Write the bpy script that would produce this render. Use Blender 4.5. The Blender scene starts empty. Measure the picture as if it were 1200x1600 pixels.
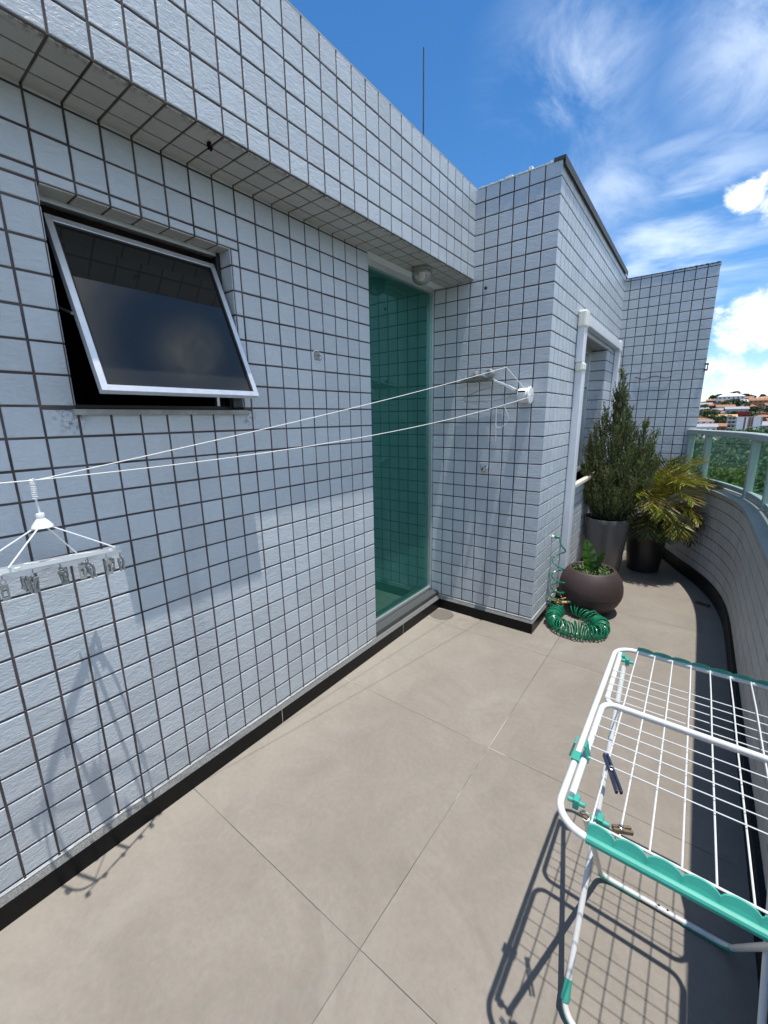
import bpy, bmesh, math, random
import numpy as np
from mathutils import Vector, Matrix
random.seed(7)
S = bpy.context.scene
R = math.radians
COL = S.collection

# ------------------------------------------------------------------ camera, world, sun, exposure
cd = bpy.data.cameras.new('camera')
cam = bpy.data.objects.new('camera', cd)
COL.objects.link(cam)
S.camera = cam
cd.sensor_fit = 'VERTICAL'
cd.sensor_height = 36.0
cd.sensor_width = 27.0
cd.lens = 646.32 / 1600 * 36.0
cd.clip_start = 0.05
cd.clip_end = 6000
def _rot(w):
    w = np.array(w); th = np.linalg.norm(w); k = w / th
    K = np.array([[0, -k[2], k[1]], [k[2], 0, -k[0]], [-k[1], k[0], 0]])
    return np.eye(3) + np.sin(th) * K + (1 - np.cos(th)) * K @ K
CR = np.array([[1, 0, 0], [0, 0, -1], [0, 1, 0]], float) @ _rot([0.2209, 0.0569, -0.6422])
M = Matrix.Identity(4)
for r_ in range(3):
    M[r_][0] = CR[0][r_]; M[r_][1] = -CR[1][r_]; M[r_][2] = -CR[2][r_]
M.translation = Vector((1.706, -2.135, 1.674))
cam.matrix_world = M

SUN = Vector((0.172, -0.05, 1.0)).normalized()
ELEV = math.asin(SUN.z); AZ = math.atan2(SUN.x, SUN.y)
w = bpy.data.worlds.new('World'); S.world = w; w.use_nodes = True
nt = w.node_tree; nt.nodes.clear()
def wn(t, **k):
    n = nt.nodes.new(t)
    for a, b in k.items(): setattr(n, a, b)
    return n
def lk(a, b): nt.links.new(a, b)
sky = wn('ShaderNodeTexSky', sky_type='NISHITA', sun_disc=False)
sky.sun_elevation = ELEV; sky.sun_rotation = AZ
sky.altitude = 800; sky.air_density = 1.0; sky.dust_density = 0.4; sky.ozone_density = 3.0
tc = wn('ShaderNodeTexCoord')
def wmath(op, a, b=None, c=None, clamp=False):
    n = wn('ShaderNodeMath', operation=op, use_clamp=clamp)
    for i, v in enumerate((a, b, c)):
        if v is None: continue
        if isinstance(v, (int, float)): n.inputs[i].default_value = v
        else: lk(v, n.inputs[i])
    return n.outputs[0]
def wblob(d, rad, soft):
    """1 inside a cone round sky direction d, fading out"""
    n = wn('ShaderNodeVectorMath', operation='DISTANCE')
    lk(tc.outputs['Generated'], n.inputs[0]); n.inputs[1].default_value = d
    m = wn('ShaderNodeMapRange', interpolation_type='SMOOTHSTEP')
    lk(n.outputs['Value'], m.inputs[0])
    m.inputs[1].default_value = rad + soft; m.inputs[2].default_value = max(rad - soft, 0)
    m.inputs[3].default_value = 0; m.inputs[4].default_value = 1
    return m.outputs[0]
def wnoise(scale, detail, rough, stretch=(1, 1, 1), rot=(0, 0, 0), dist=0.0, off=(0, 0, 0)):
    mp = wn('ShaderNodeMapping'); lk(tc.outputs['Generated'], mp.inputs[0])
    mp.inputs['Rotation'].default_value = rot; mp.inputs['Scale'].default_value = stretch
    mp.inputs['Location'].default_value = off
    n = wn('ShaderNodeTexNoise'); lk(mp.outputs[0], n.inputs['Vector'])
    n.inputs['Scale'].default_value = scale; n.inputs['Detail'].default_value = detail
    n.inputs['Roughness'].default_value = rough; n.inputs['Distortion'].default_value = dist
    return n.outputs['Fac']
def wramp(v, lo, hi):
    m = wn('ShaderNodeMapRange', interpolation_type='SMOOTHSTEP'); lk(v, m.inputs[0])
    m.inputs[1].default_value = lo; m.inputs[2].default_value = hi
    return m.outputs[0]
# thin cirrus
ci_n = wmath('ADD', wmath('MULTIPLY', wnoise(5.5, 10, 0.64, (1.0, 1.0, 1.0), (0.9, 0.2, 0.4), 0.9), 0.6), wmath('MULTIPLY', wnoise(2.6, 6, 0.6, (1.0, 1.0, 1.5), (0.3, 0.7, 0.9), 0.4, (2.2, 3.1, 0.7)), 0.4))
ci_area = wmath('MULTIPLY', wblob((-0.235, 0.822, 0.520), 0.095, 0.09), 0.50)
ci_area = wmath('MAXIMUM', ci_area, wmath('MULTIPLY', wblob((0.015, 0.87, 0.50), 0.10, 0.09), 0.50))
ci_area = wmath('MAXIMUM', ci_area, wmath('MULTIPLY', wblob((-0.17, 0.91, 0.375), 0.07, 0.08), 0.45))
ci_area = wmath('MAXIMUM', ci_area, wmath('MULTIPLY', wblob((0.490, 0.490, 0.72), 0.055, 0.05), 0.95))
ci = wmath('MULTIPLY', wramp(ci_n, 0.40, 0.70), ci_area)
ci = wmath('MAXIMUM', ci, wmath('MULTIPLY', wramp(ci_n, 0.34, 0.56), wblob((0.490, 0.490, 0.72), 0.045, 0.045)))
# long streaks lower down
st_n = wnoise(3.6, 7, 0.58, (1.0, 1.0, 4.0), (0.0, -0.35, 0.0), 0.3, (3, 1, 2))
st = wmath('MULTIPLY', wramp(st_n, 0.38, 0.70), wmath('MULTIPLY', wblob((-0.07, 0.955, 0.28), 0.13, 0.10), 0.65))
# unseen broken cloud added out of view, mainly at right, to whiten the fill
ge = wmath('MULTIPLY', wramp(wnoise(3.0, 9, 0.60, (1, 1, 1.6), (0, 0, 1.0), 0.2, (5, 2, 7)), 0.38, 0.60), 0.95)
sep = wn('ShaderNodeSeparateXYZ'); lk(tc.outputs['Generated'], sep.inputs[0])
behind = wramp(sep.outputs['Y'], 0.55, 0.15)
ge_mask = wmath('MULTIPLY', wmath('MAXIMUM', behind, wramp(sep.outputs['X'], 0.20, 0.38)), wramp(sep.outputs['X'], -0.1, 0.4))
ge_mask = wmath('MULTIPLY', ge_mask, wmath('SUBTRACT', 1.0, wblob((0.485, 0.475, 0.735), 0.15, 0.06)))
ge = wmath('MULTIPLY', ge, ge_mask)
# cumulus
cu_n = wnoise(13.0, 11, 0.62, (1, 1, 1.3), (0, 0, 0), 0.25, (1.3, 0.2, 0.4))
cu_area = wmath('MAXIMUM', wblob((0.022, 0.938, 0.340), 0.040, 0.040), wblob((0.080, 0.938, 0.325), 0.066, 0.050))
cu_area = wmath('MAXIMUM', cu_area, wmath('MULTIPLY', wblob((0.060, 0.982, 0.150), 0.085, 0.06), 0.95))
cu_area = wmath('MAXIMUM', cu_area, wmath('MULTIPLY', wblob((0.000, 0.985, 0.172), 0.030, 0.035), 0.85))
low = wmath('MULTIPLY', wramp(sep.outputs['Z'], 0.190, 0.060), 0.94)
cu_area = wmath('MAXIMUM', cu_area, low)
cu = wramp(wmath('ADD', cu_n, wmath('MULTIPLY', wmath('SUBTRACT', cu_area, 1.0), 0.62)), 0.32, 0.50)
thin = wmath('MAXIMUM', wmath('MAXIMUM', ci, st), ge)
shade_n = wramp(wnoise(11.0, 6, 0.55, (1, 1, 2.4), (0, 0, 0.4), 0.3, (1.1, 0.4, 0.9)), 0.30, 0.70)
ccol = wn('ShaderNodeMixRGB'); lk(shade_n, ccol.inputs[0])
ccol.inputs[1].default_value = (3.3, 3.8, 4.5, 1); ccol.inputs[2].default_value = (5.9, 6.0, 6.1, 1)
hue = wn('ShaderNodeHueSaturation'); lk(sky.outputs[0], hue.inputs['Color'])
hue.inputs['Saturation'].default_value = 1.28; hue.inputs['Value'].default_value = 0.69
mx1 = wn('ShaderNodeMixRGB'); lk(thin, mx1.inputs[0]); lk(hue.outputs[0], mx1.inputs[1]); mx1.inputs[2].default_value = (4.6, 5.1, 5.7, 1)
mx2 = wn('ShaderNodeMixRGB'); lk(cu, mx2.inputs[0]); lk(mx1.outputs[0], mx2.inputs[1]); lk(ccol.outputs[0], mx2.inputs[2])
bg = wn('ShaderNodeBackground'); lk(mx2.outputs[0], bg.inputs[0]); bg.inputs[1].default_value = 0.148
wo = wn('ShaderNodeOutputWorld'); lk(bg.outputs[0], wo.inputs[0])

sl = bpy.data.lights.new('sun', 'SUN'); sl.energy = 2.8; sl.angle = R(0.5); sl.color = (1.0, 0.955, 0.89)
so = bpy.data.objects.new('sun', sl); COL.objects.link(so)
so.rotation_euler = SUN.to_track_quat('Z', 'Y').to_euler()
so.location = (0, 0, 30)
vs = S.view_settings
vs.view_transform = 'Standard'; vs.look = 'None'; vs.gamma = 1; vs.exposure = 0.88
S.cycles.max_bounces = 10; S.cycles.transparent_max_bounces = 24
try: S.cycles.use_denoising = True
except Exception: pass

# ------------------------------------------------------------------ materials
def newmat(name):
    m = bpy.data.materials.new(name); m.use_nodes = True
    t = m.node_tree; b = t.nodes['Principled BSDF']
    return m, t, b
def node(t, ty, **k):
    n = t.nodes.new(ty)
    for a, b in k.items(): setattr(n, a, b)
    return n
def mnoise(t, scale, detail=5, rough=0.55, coord='Object', stretch=None, rot=None, dist=0.0):
    c = node(t, 'ShaderNodeTexCoord'); src = c.outputs[coord]
    if stretch or rot:
        mp = node(t, 'ShaderNodeMapping'); t.links.new(src, mp.inputs[0])
        if stretch: mp.inputs['Scale'].default_value = stretch
        if rot: mp.inputs['Rotation'].default_value = rot
        src = mp.outputs[0]
    n = node(t, 'ShaderNodeTexNoise'); t.links.new(src, n.inputs['Vector'])
    n.inputs['Scale'].default_value = scale; n.inputs['Detail'].default_value = detail
    n.inputs['Roughness'].default_value = rough; n.inputs['Distortion'].default_value = dist
    return n
def ramp(t, src, stops):
    r = node(t, 'ShaderNodeValToRGB'); t.links.new(src, r.inputs[0])
    e = r.color_ramp.elements
    while len(e) < len(stops): e.new(0.5)
    for i, (p, c) in enumerate(stops):
        e[i].position = p; e[i].color = (*c, 1)
    return r.outputs[0]
def bump(t, b, src, strength, dist, prev=None):
    n = node(t, 'ShaderNodeBump'); t.links.new(src, n.inputs['Height'])
    n.inputs['Strength'].default_value = strength; n.inputs['Distance'].default_value = dist
    if prev is not None: t.links.new(prev, n.inputs['Normal'])
    t.links.new(n.outputs[0], b.inputs['Normal'])
    return n.outputs[0]
def basic(name, col, rough=0.5, spec=0.5, metal=0.0, var=0.08, scale=12, bmp=0.0, bdist=0.002, coat=0.0):
    m, t, b = newmat(name)
    n = mnoise(t, scale, 6, 0.6)
    lo = tuple(max(0, c * (1 - var)) for c in col); hi = tuple(min(1, c * (1 + var)) for c in col)
    t.links.new(ramp(t, n.outputs['Fac'], [(0.3, lo), (0.7, hi)]), b.inputs['Base Color'])
    b.inputs['Roughness'].default_value = rough; b.inputs['Specular IOR Level'].default_value = spec
    b.inputs['Metallic'].default_value = metal; b.inputs['Coat Weight'].default_value = coat
    if bmp: bump(t, b, mnoise(t, scale * 6, 4, 0.6).outputs['Fac'], bmp, bdist)
    return m

# glazed slate-textured wall tile: relief streaks, slight tone change from tile to tile
def tile_material(name, base, rough=0.33, seed=0.0):
    m, t, b = newmat(name)
    g = node(t, 'ShaderNodeNewGeometry'); rnd = g.outputs['Random Per Island']
    uv = node(t, 'ShaderNodeUVMap')
    off = node(t, 'ShaderNodeVectorMath', operation='SCALE'); off.inputs[0].default_value = (37.0, 19.0, 7.0)
    t.links.new(rnd, off.inputs['Scale'])
    add = node(t, 'ShaderNodeVectorMath', operation='ADD'); t.links.new(uv.outputs[0], add.inputs[0]); t.links.new(off.outputs[0], add.inputs[1])
    mp = node(t, 'ShaderNodeMapping'); t.links.new(add.outputs[0], mp.inputs[0])
    mp.inputs['Rotation'].default_value = (0, 0, R(-38)); mp.inputs['Scale'].default_value = (1.0, 2.6, 1)
    n1 = node(t, 'ShaderNodeTexNoise'); t.links.new(mp.outputs[0], n1.inputs['Vector'])
    n1.inputs['Scale'].default_value = 30; n1.inputs['Detail'].default_value = 8; n1.inputs['Roughness'].default_value = 0.62; n1.inputs['Distortion'].default_value = 0.9
    n2 = node(t, 'ShaderNodeTexNoise'); t.links.new(add.outputs[0], n2.inputs['Vector'])
    n2.inputs['Scale'].default_value = 11; n2.inputs['Detail'].default_value = 4
    tot = node(t, 'ShaderNodeMath', operation='MULTIPLY_ADD'); t.links.new(n2.outputs['Fac'], tot.inputs[0]); tot.inputs[1].default_value = 0.9; t.links.new(n1.outputs['Fac'], tot.inputs[2])
    bump(t, b, tot.outputs[0], 1.0, 0.0036)
    # tone: tile-to-tile and within a tile
    v = node(t, 'ShaderNodeMapRange'); t.links.new(rnd, v.inputs[0]); v.inputs[3].default_value = 0.93; v.inputs[4].default_value = 1.05
    v2 = node(t, 'ShaderNodeMapRange'); t.links.new(n1.outputs['Fac'], v2.inputs[0]); v2.inputs[1].default_value = 0.3; v2.inputs[2].default_value = 0.7; v2.inputs[3].default_value = 0.95; v2.inputs[4].default_value = 1.04
    big = mnoise(t, 1.1, 6, 0.65)
    v3 = node(t, 'ShaderNodeMapRange'); t.links.new(big.outputs['Fac'], v3.inputs[0]); v3.inputs[1].default_value = 0.3; v3.inputs[2].default_value = 0.7; v3.inputs[3].default_value = 0.92; v3.inputs[4].default_value = 1.05
    st1 = mnoise(t, 2.6, 8, 0.7, 'Object', (1, 1, 0.22)); st1m = node(t, 'ShaderNodeMapRange'); t.links.new(st1.outputs['Fac'], st1m.inputs[0]); st1m.inputs[1].default_value = 0.56; st1m.inputs[2].default_value = 0.74; st1m.inputs[3].default_value = 1.0; st1m.inputs[4].default_value = 0.86
    sp1 = mnoise(t, 34, 4, 0.8); sp1m = node(t, 'ShaderNodeMapRange'); t.links.new(sp1.outputs['Fac'], sp1m.inputs[0]); sp1m.inputs[1].default_value = 0.70; sp1m.inputs[2].default_value = 0.78; sp1m.inputs[3].default_value = 1.0; sp1m.inputs[4].default_value = 0.75
    stm = node(t, 'ShaderNodeMath', operation='MULTIPLY'); t.links.new(st1m.outputs[0], stm.inputs[0]); t.links.new(sp1m.outputs[0], stm.inputs[1])
    v3b = node(t, 'ShaderNodeMath', operation='MULTIPLY'); t.links.new(v3.outputs[0], v3b.inputs[0]); t.links.new(stm.outputs[0], v3b.inputs[1])
    mu = node(t, 'ShaderNodeMath', operation='MULTIPLY'); t.links.new(v.outputs[0], mu.inputs[0]); t.links.new(v2.outputs[0], mu.inputs[1])
    mu2 = node(t, 'ShaderNodeMath', operation='MULTIPLY'); t.links.new(mu.outputs[0], mu2.inputs[0]); t.links.new(v3b.outputs[0], mu2.inputs[1])
    sc = node(t, 'ShaderNodeVectorMath', operation='SCALE'); sc.inputs[0].default_value = base; t.links.new(mu2.outputs[0], sc.inputs['Scale'])
    oc = node(t, 'ShaderNodeTexCoord'); colr = sc.outputs[0]
    def patch(colr, fac_src, lo, hi, amt, c):
        mr = node(t, 'ShaderNodeMapRange', interpolation_type='SMOOTHSTEP'); t.links.new(fac_src, mr.inputs[0]); mr.inputs[1].default_value = lo; mr.inputs[2].default_value = hi; mr.inputs[3].default_value = 0; mr.inputs[4].default_value = amt
        nz_ = mnoise(t, 55, 5, 0.75); nr = node(t, 'ShaderNodeMapRange'); t.links.new(nz_.outputs['Fac'], nr.inputs[0]); nr.inputs[1].default_value = 0.46; nr.inputs[2].default_value = 0.60
        mm = node(t, 'ShaderNodeMath', operation='MULTIPLY'); t.links.new(mr.outputs[0], mm.inputs[0]); t.links.new(nr.outputs[0], mm.inputs[1])
        mc = node(t, 'ShaderNodeMixRGB'); t.links.new(mm.outputs[0], mc.inputs[0]); t.links.new(colr, mc.inputs[1]); mc.inputs[2].default_value = (*c, 1)
        return mc.outputs[0]
    for pp, rr_ in (((0.004, -1.625, 1.690), 0.075), ((0.004, -0.925, 1.685), 0.055)):
        dn_ = node(t, 'ShaderNodeVectorMath', operation='DISTANCE'); t.links.new(oc.outputs['Object'], dn_.inputs[0]); dn_.inputs[1].default_value = pp
        colr = patch(colr, dn_.outputs['Value'], rr_, rr_ * 0.2, 0.75, (0.07, 0.075, 0.07))
    sx = node(t, 'ShaderNodeSeparateXYZ'); t.links.new(oc.outputs['Object'], sx.inputs[0])
    if 'soffit' in name: colr = patch(colr, sx.outputs['X'], 0.205, 0.25, 0.8, (0.10, 0.062, 0.038))
    t.links.new(colr, b.inputs['Base Color'])
    rr = node(t, 'ShaderNodeMapRange'); t.links.new(n2.outputs['Fac'], rr.inputs[0]); rr.inputs[3].default_value = rough - 0.08; rr.inputs[4].default_value = rough + 0.12
    t.links.new(rr.outputs[0], b.inputs['Roughness'])
    return m
MT = {}
MT['tile'] = tile_material('glazed tile', (0.500, 0.545, 0.588))
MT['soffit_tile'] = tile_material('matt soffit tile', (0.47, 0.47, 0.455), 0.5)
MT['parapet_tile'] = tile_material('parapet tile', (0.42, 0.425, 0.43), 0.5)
MT['grout'] = basic('dark grout', (0.088, 0.073, 0.074), 0.9, 0.2, var=0.5, scale=5, bmp=0.4)
MT['cement'] = basic('cement render', (0.42, 0.41, 0.39), 0.9, 0.2, var=0.15, scale=9, bmp=0.4)
MT['mortar'] = basic('mortar bead', (0.46, 0.46, 0.45), 0.85, 0.2, var=0.3, scale=30, bmp=0.5)
MT['white_metal'] = basic('white powder coat', (0.68, 0.69, 0.68), 0.30, 0.5, var=0.05, scale=30)
MT['alu'] = basic('satin aluminium', (0.66, 0.68, 0.70), 0.34, 0.5, metal=0.75, var=0.06, scale=40)
MT['pvc'] = basic('white pvc', (0.74, 0.76, 0.79), 0.32, 0.5, var=0.05, scale=6)
MT['pvc_cream'] = basic('cream pvc fitting', (0.78, 0.78, 0.70), 0.35, 0.5, var=0.05, scale=10)
MT['white_plastic'] = basic('white plastic', (0.78, 0.80, 0.80), 0.35, 0.5, var=0.05, scale=40)
MT['grey_plastic'] = basic('aged grey plastic', (0.25, 0.265, 0.26), 0.45, 0.4, var=0.2, scale=30)
MT['clip_plastic'] = basic('clear grey clip plastic', (0.24, 0.25, 0.25), 0.25, 0.5, var=0.15, scale=60)
MT['steel'] = basic('spring steel', (0.55, 0.55, 0.55), 0.28, 0.5, metal=1.0, var=0.1, scale=50)
MT['dark_metal'] = basic('weathered dark flashing', (0.06, 0.06, 0.055), 0.55, 0.4, metal=0.3, var=0.4, scale=14, bmp=0.2)
MT['black'] = basic('black plastic', (0.012, 0.012, 0.013), 0.5, 0.4, var=0.3)
MT['cord'] = basic('white line cord', (0.80, 0.79, 0.75), 0.7, 0.2, var=0.06, scale=80)
MT['teal'] = basic('teal plastic', (0.045, 0.35, 0.27), 0.42, 0.5, var=0.12, scale=20, bmp=0.06)
MT['navy'] = basic('navy peg plastic', (0.012, 0.022, 0.055), 0.35, 0.5, var=0.2, scale=40)
MT['wood'] = basic('weathered wood', (0.17, 0.125, 0.08), 0.8, 0.2, var=0.35, scale=60, bmp=0.4)
MT['rust_wood'] = basic('reddish wood strip', (0.10, 0.055, 0.035), 0.8, 0.2, var=0.3, scale=50, bmp=0.3)
MT['hose'] = basic('green hose plastic', (0.008, 0.165, 0.082), 0.22, 0.55, var=0.12, scale=15)
MT['orange'] = basic('orange plastic', (0.62, 0.22, 0.075), 0.4, 0.5, var=0.15, scale=30)
MT['brass'] = basic('brass tap', (0.45, 0.36, 0.18), 0.3, 0.5, metal=0.9, var=0.15, scale=40)
MT['rail'] = basic('pale green painted aluminium', (0.34, 0.405, 0.39), 0.45, 0.5, var=0.08, scale=7)
MT['brown_pot'] = basic('brown clay-coloured pot', (0.053, 0.035, 0.034), 0.55, 0.35, var=0.14, scale=7, bmp=0.25, bdist=0.001)
MT['grey_pot'] = basic('grey glazed planter', (0.125, 0.115, 0.108), 0.22, 0.5, var=0.06, scale=5)
MT['dark_pot'] = basic('dark grey planter', (0.030, 0.028, 0.027), 0.35, 0.4, var=0.1, scale=5)
MT['soil'] = basic('dark soil', (0.018, 0.014, 0.010), 0.95, 0.1, var=0.5, scale=60, bmp=1.0, bdist=0.01)
def granite(name, base, rough):
    m, t, b = newmat(name)
    n = mnoise(t, 180, 3, 0.7); n2 = mnoise(t, 9, 5, 0.6)
    c = ramp(t, n.outputs['Fac'], [(0.45, base), (0.72, tuple(x * 2.0 + 0.004 for x in base))])
    t.links.new(c, b.inputs['Base Color'])
    rr = node(t, 'ShaderNodeMapRange'); t.links.new(n2.outputs['Fac'], rr.inputs[0]); rr.inputs[3].default_value = rough; rr.inputs[4].default_value = rough + 0.25
    t.links.new(rr.outputs[0], b.inputs['Roughness'])
    return m
MT['granite'] = granite('black granite', (0.005, 0.005, 0.0055), 0.25); MT['granite'].node_tree.nodes['Principled BSDF'].inputs['Specular IOR Level'].default_value = 0.18
MT['granite_top'] = granite('grey granite bevel', (0.17, 0.172, 0.168), 0.55)  # lighter grey than the black strip below it
MT['sill_stone'] = basic('pale worn sill stone', (0.33, 0.33, 0.315), 0.7, 0.3, var=0.2, scale=25)
MT['threshold'] = granite('worn dark granite sill', (0.05, 0.053, 0.055), 0.45)
MT['coping'] = granite('grey stone coping', (0.25, 0.25, 0.235), 0.75); MT['coping'].node_tree.nodes['Principled BSDF'].inputs['Specular IOR Level'].default_value = 0.2
MT['pale_stone'] = granite('pale stone sill', (0.50, 0.46, 0.40), 0.6)

def leafmat(name, cols, rough=0.5, trans=0.25, spec=0.4):
    m, t, b = newmat(name)
    g = node(t, 'ShaderNodeNewGeometry')
    n = len(cols)
    c = ramp(t, g.outputs['Random Per Island'], [(i / max(1, n - 1), col) for i, col in enumerate(cols)])
    t.links.new(c, b.inputs['Base Color'])
    b.inputs['Roughness'].default_value = rough; b.inputs['Specular IOR Level'].default_value = spec
    tr = node(t, 'ShaderNodeBsdfTranslucent'); t.links.new(c, tr.inputs[0])
    mx = node(t, 'ShaderNodeMixShader'); mx.inputs[0].default_value = trans
    t.links.new(b.outputs[0], mx.inputs[1]); t.links.new(tr.outputs[0], mx.inputs[2])
    t.links.new(mx.outputs[0], t.nodes['Material Output'].inputs[0])
    return m
MT['cypress'] = leafmat('conifer leaf', [(0.040, 0.064, 0.020), (0.092, 0.136, 0.046), (0.155, 0.19, 0.068), (0.22, 0.16, 0.062)], 0.5, 0.28)
MT['palm_yellow'] = leafmat('yellowed palm leaflet', [(0.13, 0.17, 0.018), (0.26, 0.28, 0.03), (0.36, 0.29, 0.045)], 0.35, 0.25)
MT['palm_green'] = leafmat('green palm leaflet', [(0.028, 0.055, 0.012), (0.06, 0.09, 0.02), (0.10, 0.115, 0.02)], 0.35, 0.3)
MT['palm_dry'] = leafmat('dry palm leaflet', [(0.22, 0.10, 0.03), (0.28, 0.15, 0.06), (0.14, 0.10, 0.03)], 0.5, 0.25)
MT['palm_stem'] = basic('palm stalk', (0.16, 0.14, 0.035), 0.5, 0.4, var=0.2, scale=20)
MT['zz_leaf'] = leafmat('glossy broad leaf', [(0.035, 0.10, 0.012), (0.05, 0.13, 0.02)], 0.22, 0.2, 0.6)
MT['cover'] = leafmat('small ground-cover leaf', [(0.03, 0.07, 0.015), (0.07, 0.13, 0.03), (0.11, 0.16, 0.05)], 0.5, 0.2)
MT['twig'] = basic('twig bark', (0.06, 0.045, 0.03), 0.85, 0.2, var=0.3, scale=40)

# glass: tinted transmission plus mirror reflection by view angle
def glass(name, tint, ior=1.5, boost=1.0, refl=(1, 1, 1), rough=0.0, body=None, body_fac=0.0, bumpy=0.0):
    m, t, b = newmat(name)
    t.nodes.remove(b)
    tr = node(t, 'ShaderNodeBsdfTransparent'); tr.inputs[0].default_value = (*tint, 1)
    gl = node(t, 'ShaderNodeBsdfGlossy'); gl.inputs['Color'].default_value = (*refl, 1); gl.inputs['Roughness'].default_value = rough
    fr = node(t, 'ShaderNodeFresnel'); fr.inputs[0].default_value = ior
    if bumpy:
        bn = node(t, 'ShaderNodeBump'); t.links.new(mnoise(t, 2.2, 2, 0.4).outputs['Fac'], bn.inputs['Height'])
        bn.inputs['Strength'].default_value = bumpy; bn.inputs['Distance'].default_value = 0.01
        t.links.new(bn.outputs[0], gl.inputs['Normal'])
    k = node(t, 'ShaderNodeMath', operation='MULTIPLY', use_clamp=True); t.links.new(fr.outputs[0], k.inputs[0]); k.inputs[1].default_value = boost
    base = tr.outputs[0]
    if body:
        df = node(t, 'ShaderNodeBsdfDiffuse'); df.inputs[0].default_value = (*body, 1)
        m0 = node(t, 'ShaderNodeMixShader'); m0.inputs[0].default_value = body_fac
        t.links.new(tr.outputs[0], m0.inputs[1]); t.links.new(df.outputs[0], m0.inputs[2]); base = m0.outputs[0]
    mx = node(t, 'ShaderNodeMixShader'); t.links.new(k.outputs[0], mx.inputs[0]); t.links.new(base, mx.inputs[1]); t.links.new(gl.outputs[0], mx.inputs[2])
    t.links.new(mx.outputs[0], t.nodes['Material Output'].inputs[0])
    return m
MT['door_glass'] = glass('green door glass', (0.06, 0.26, 0.22), 1.55, 2.3, (0.42, 0.82, 0.73), 0.0, (0.028, 0.150, 0.122), 0.60)
MT['window_glass'] = glass('dark smoked glass', (0.05, 0.055, 0.06), 1.5, 1.30, (0.92, 0.86, 0.76), 0.02, (0.036, 0.037, 0.036), 0.6)
MT['clear_glass'] = glass('grey window glass', (0.30, 0.36, 0.36), 1.5, 1.8, (0.85, 0.95, 0.95), 0.0, (0.02, 0.03, 0.03), 0.3)
MT['rail_glass'] = glass('green tinted railing glass', (0.86, 0.95, 0.90), 1.40, 0.30, (0.9, 1, 1), 0.0)
MT['globe_glass'] = glass('dusty lamp glass', (0.80, 0.80, 0.76), 1.45, 1.6, (1, 1, 1), 0.08, (0.55, 0.55, 0.50), 0.35)

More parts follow.
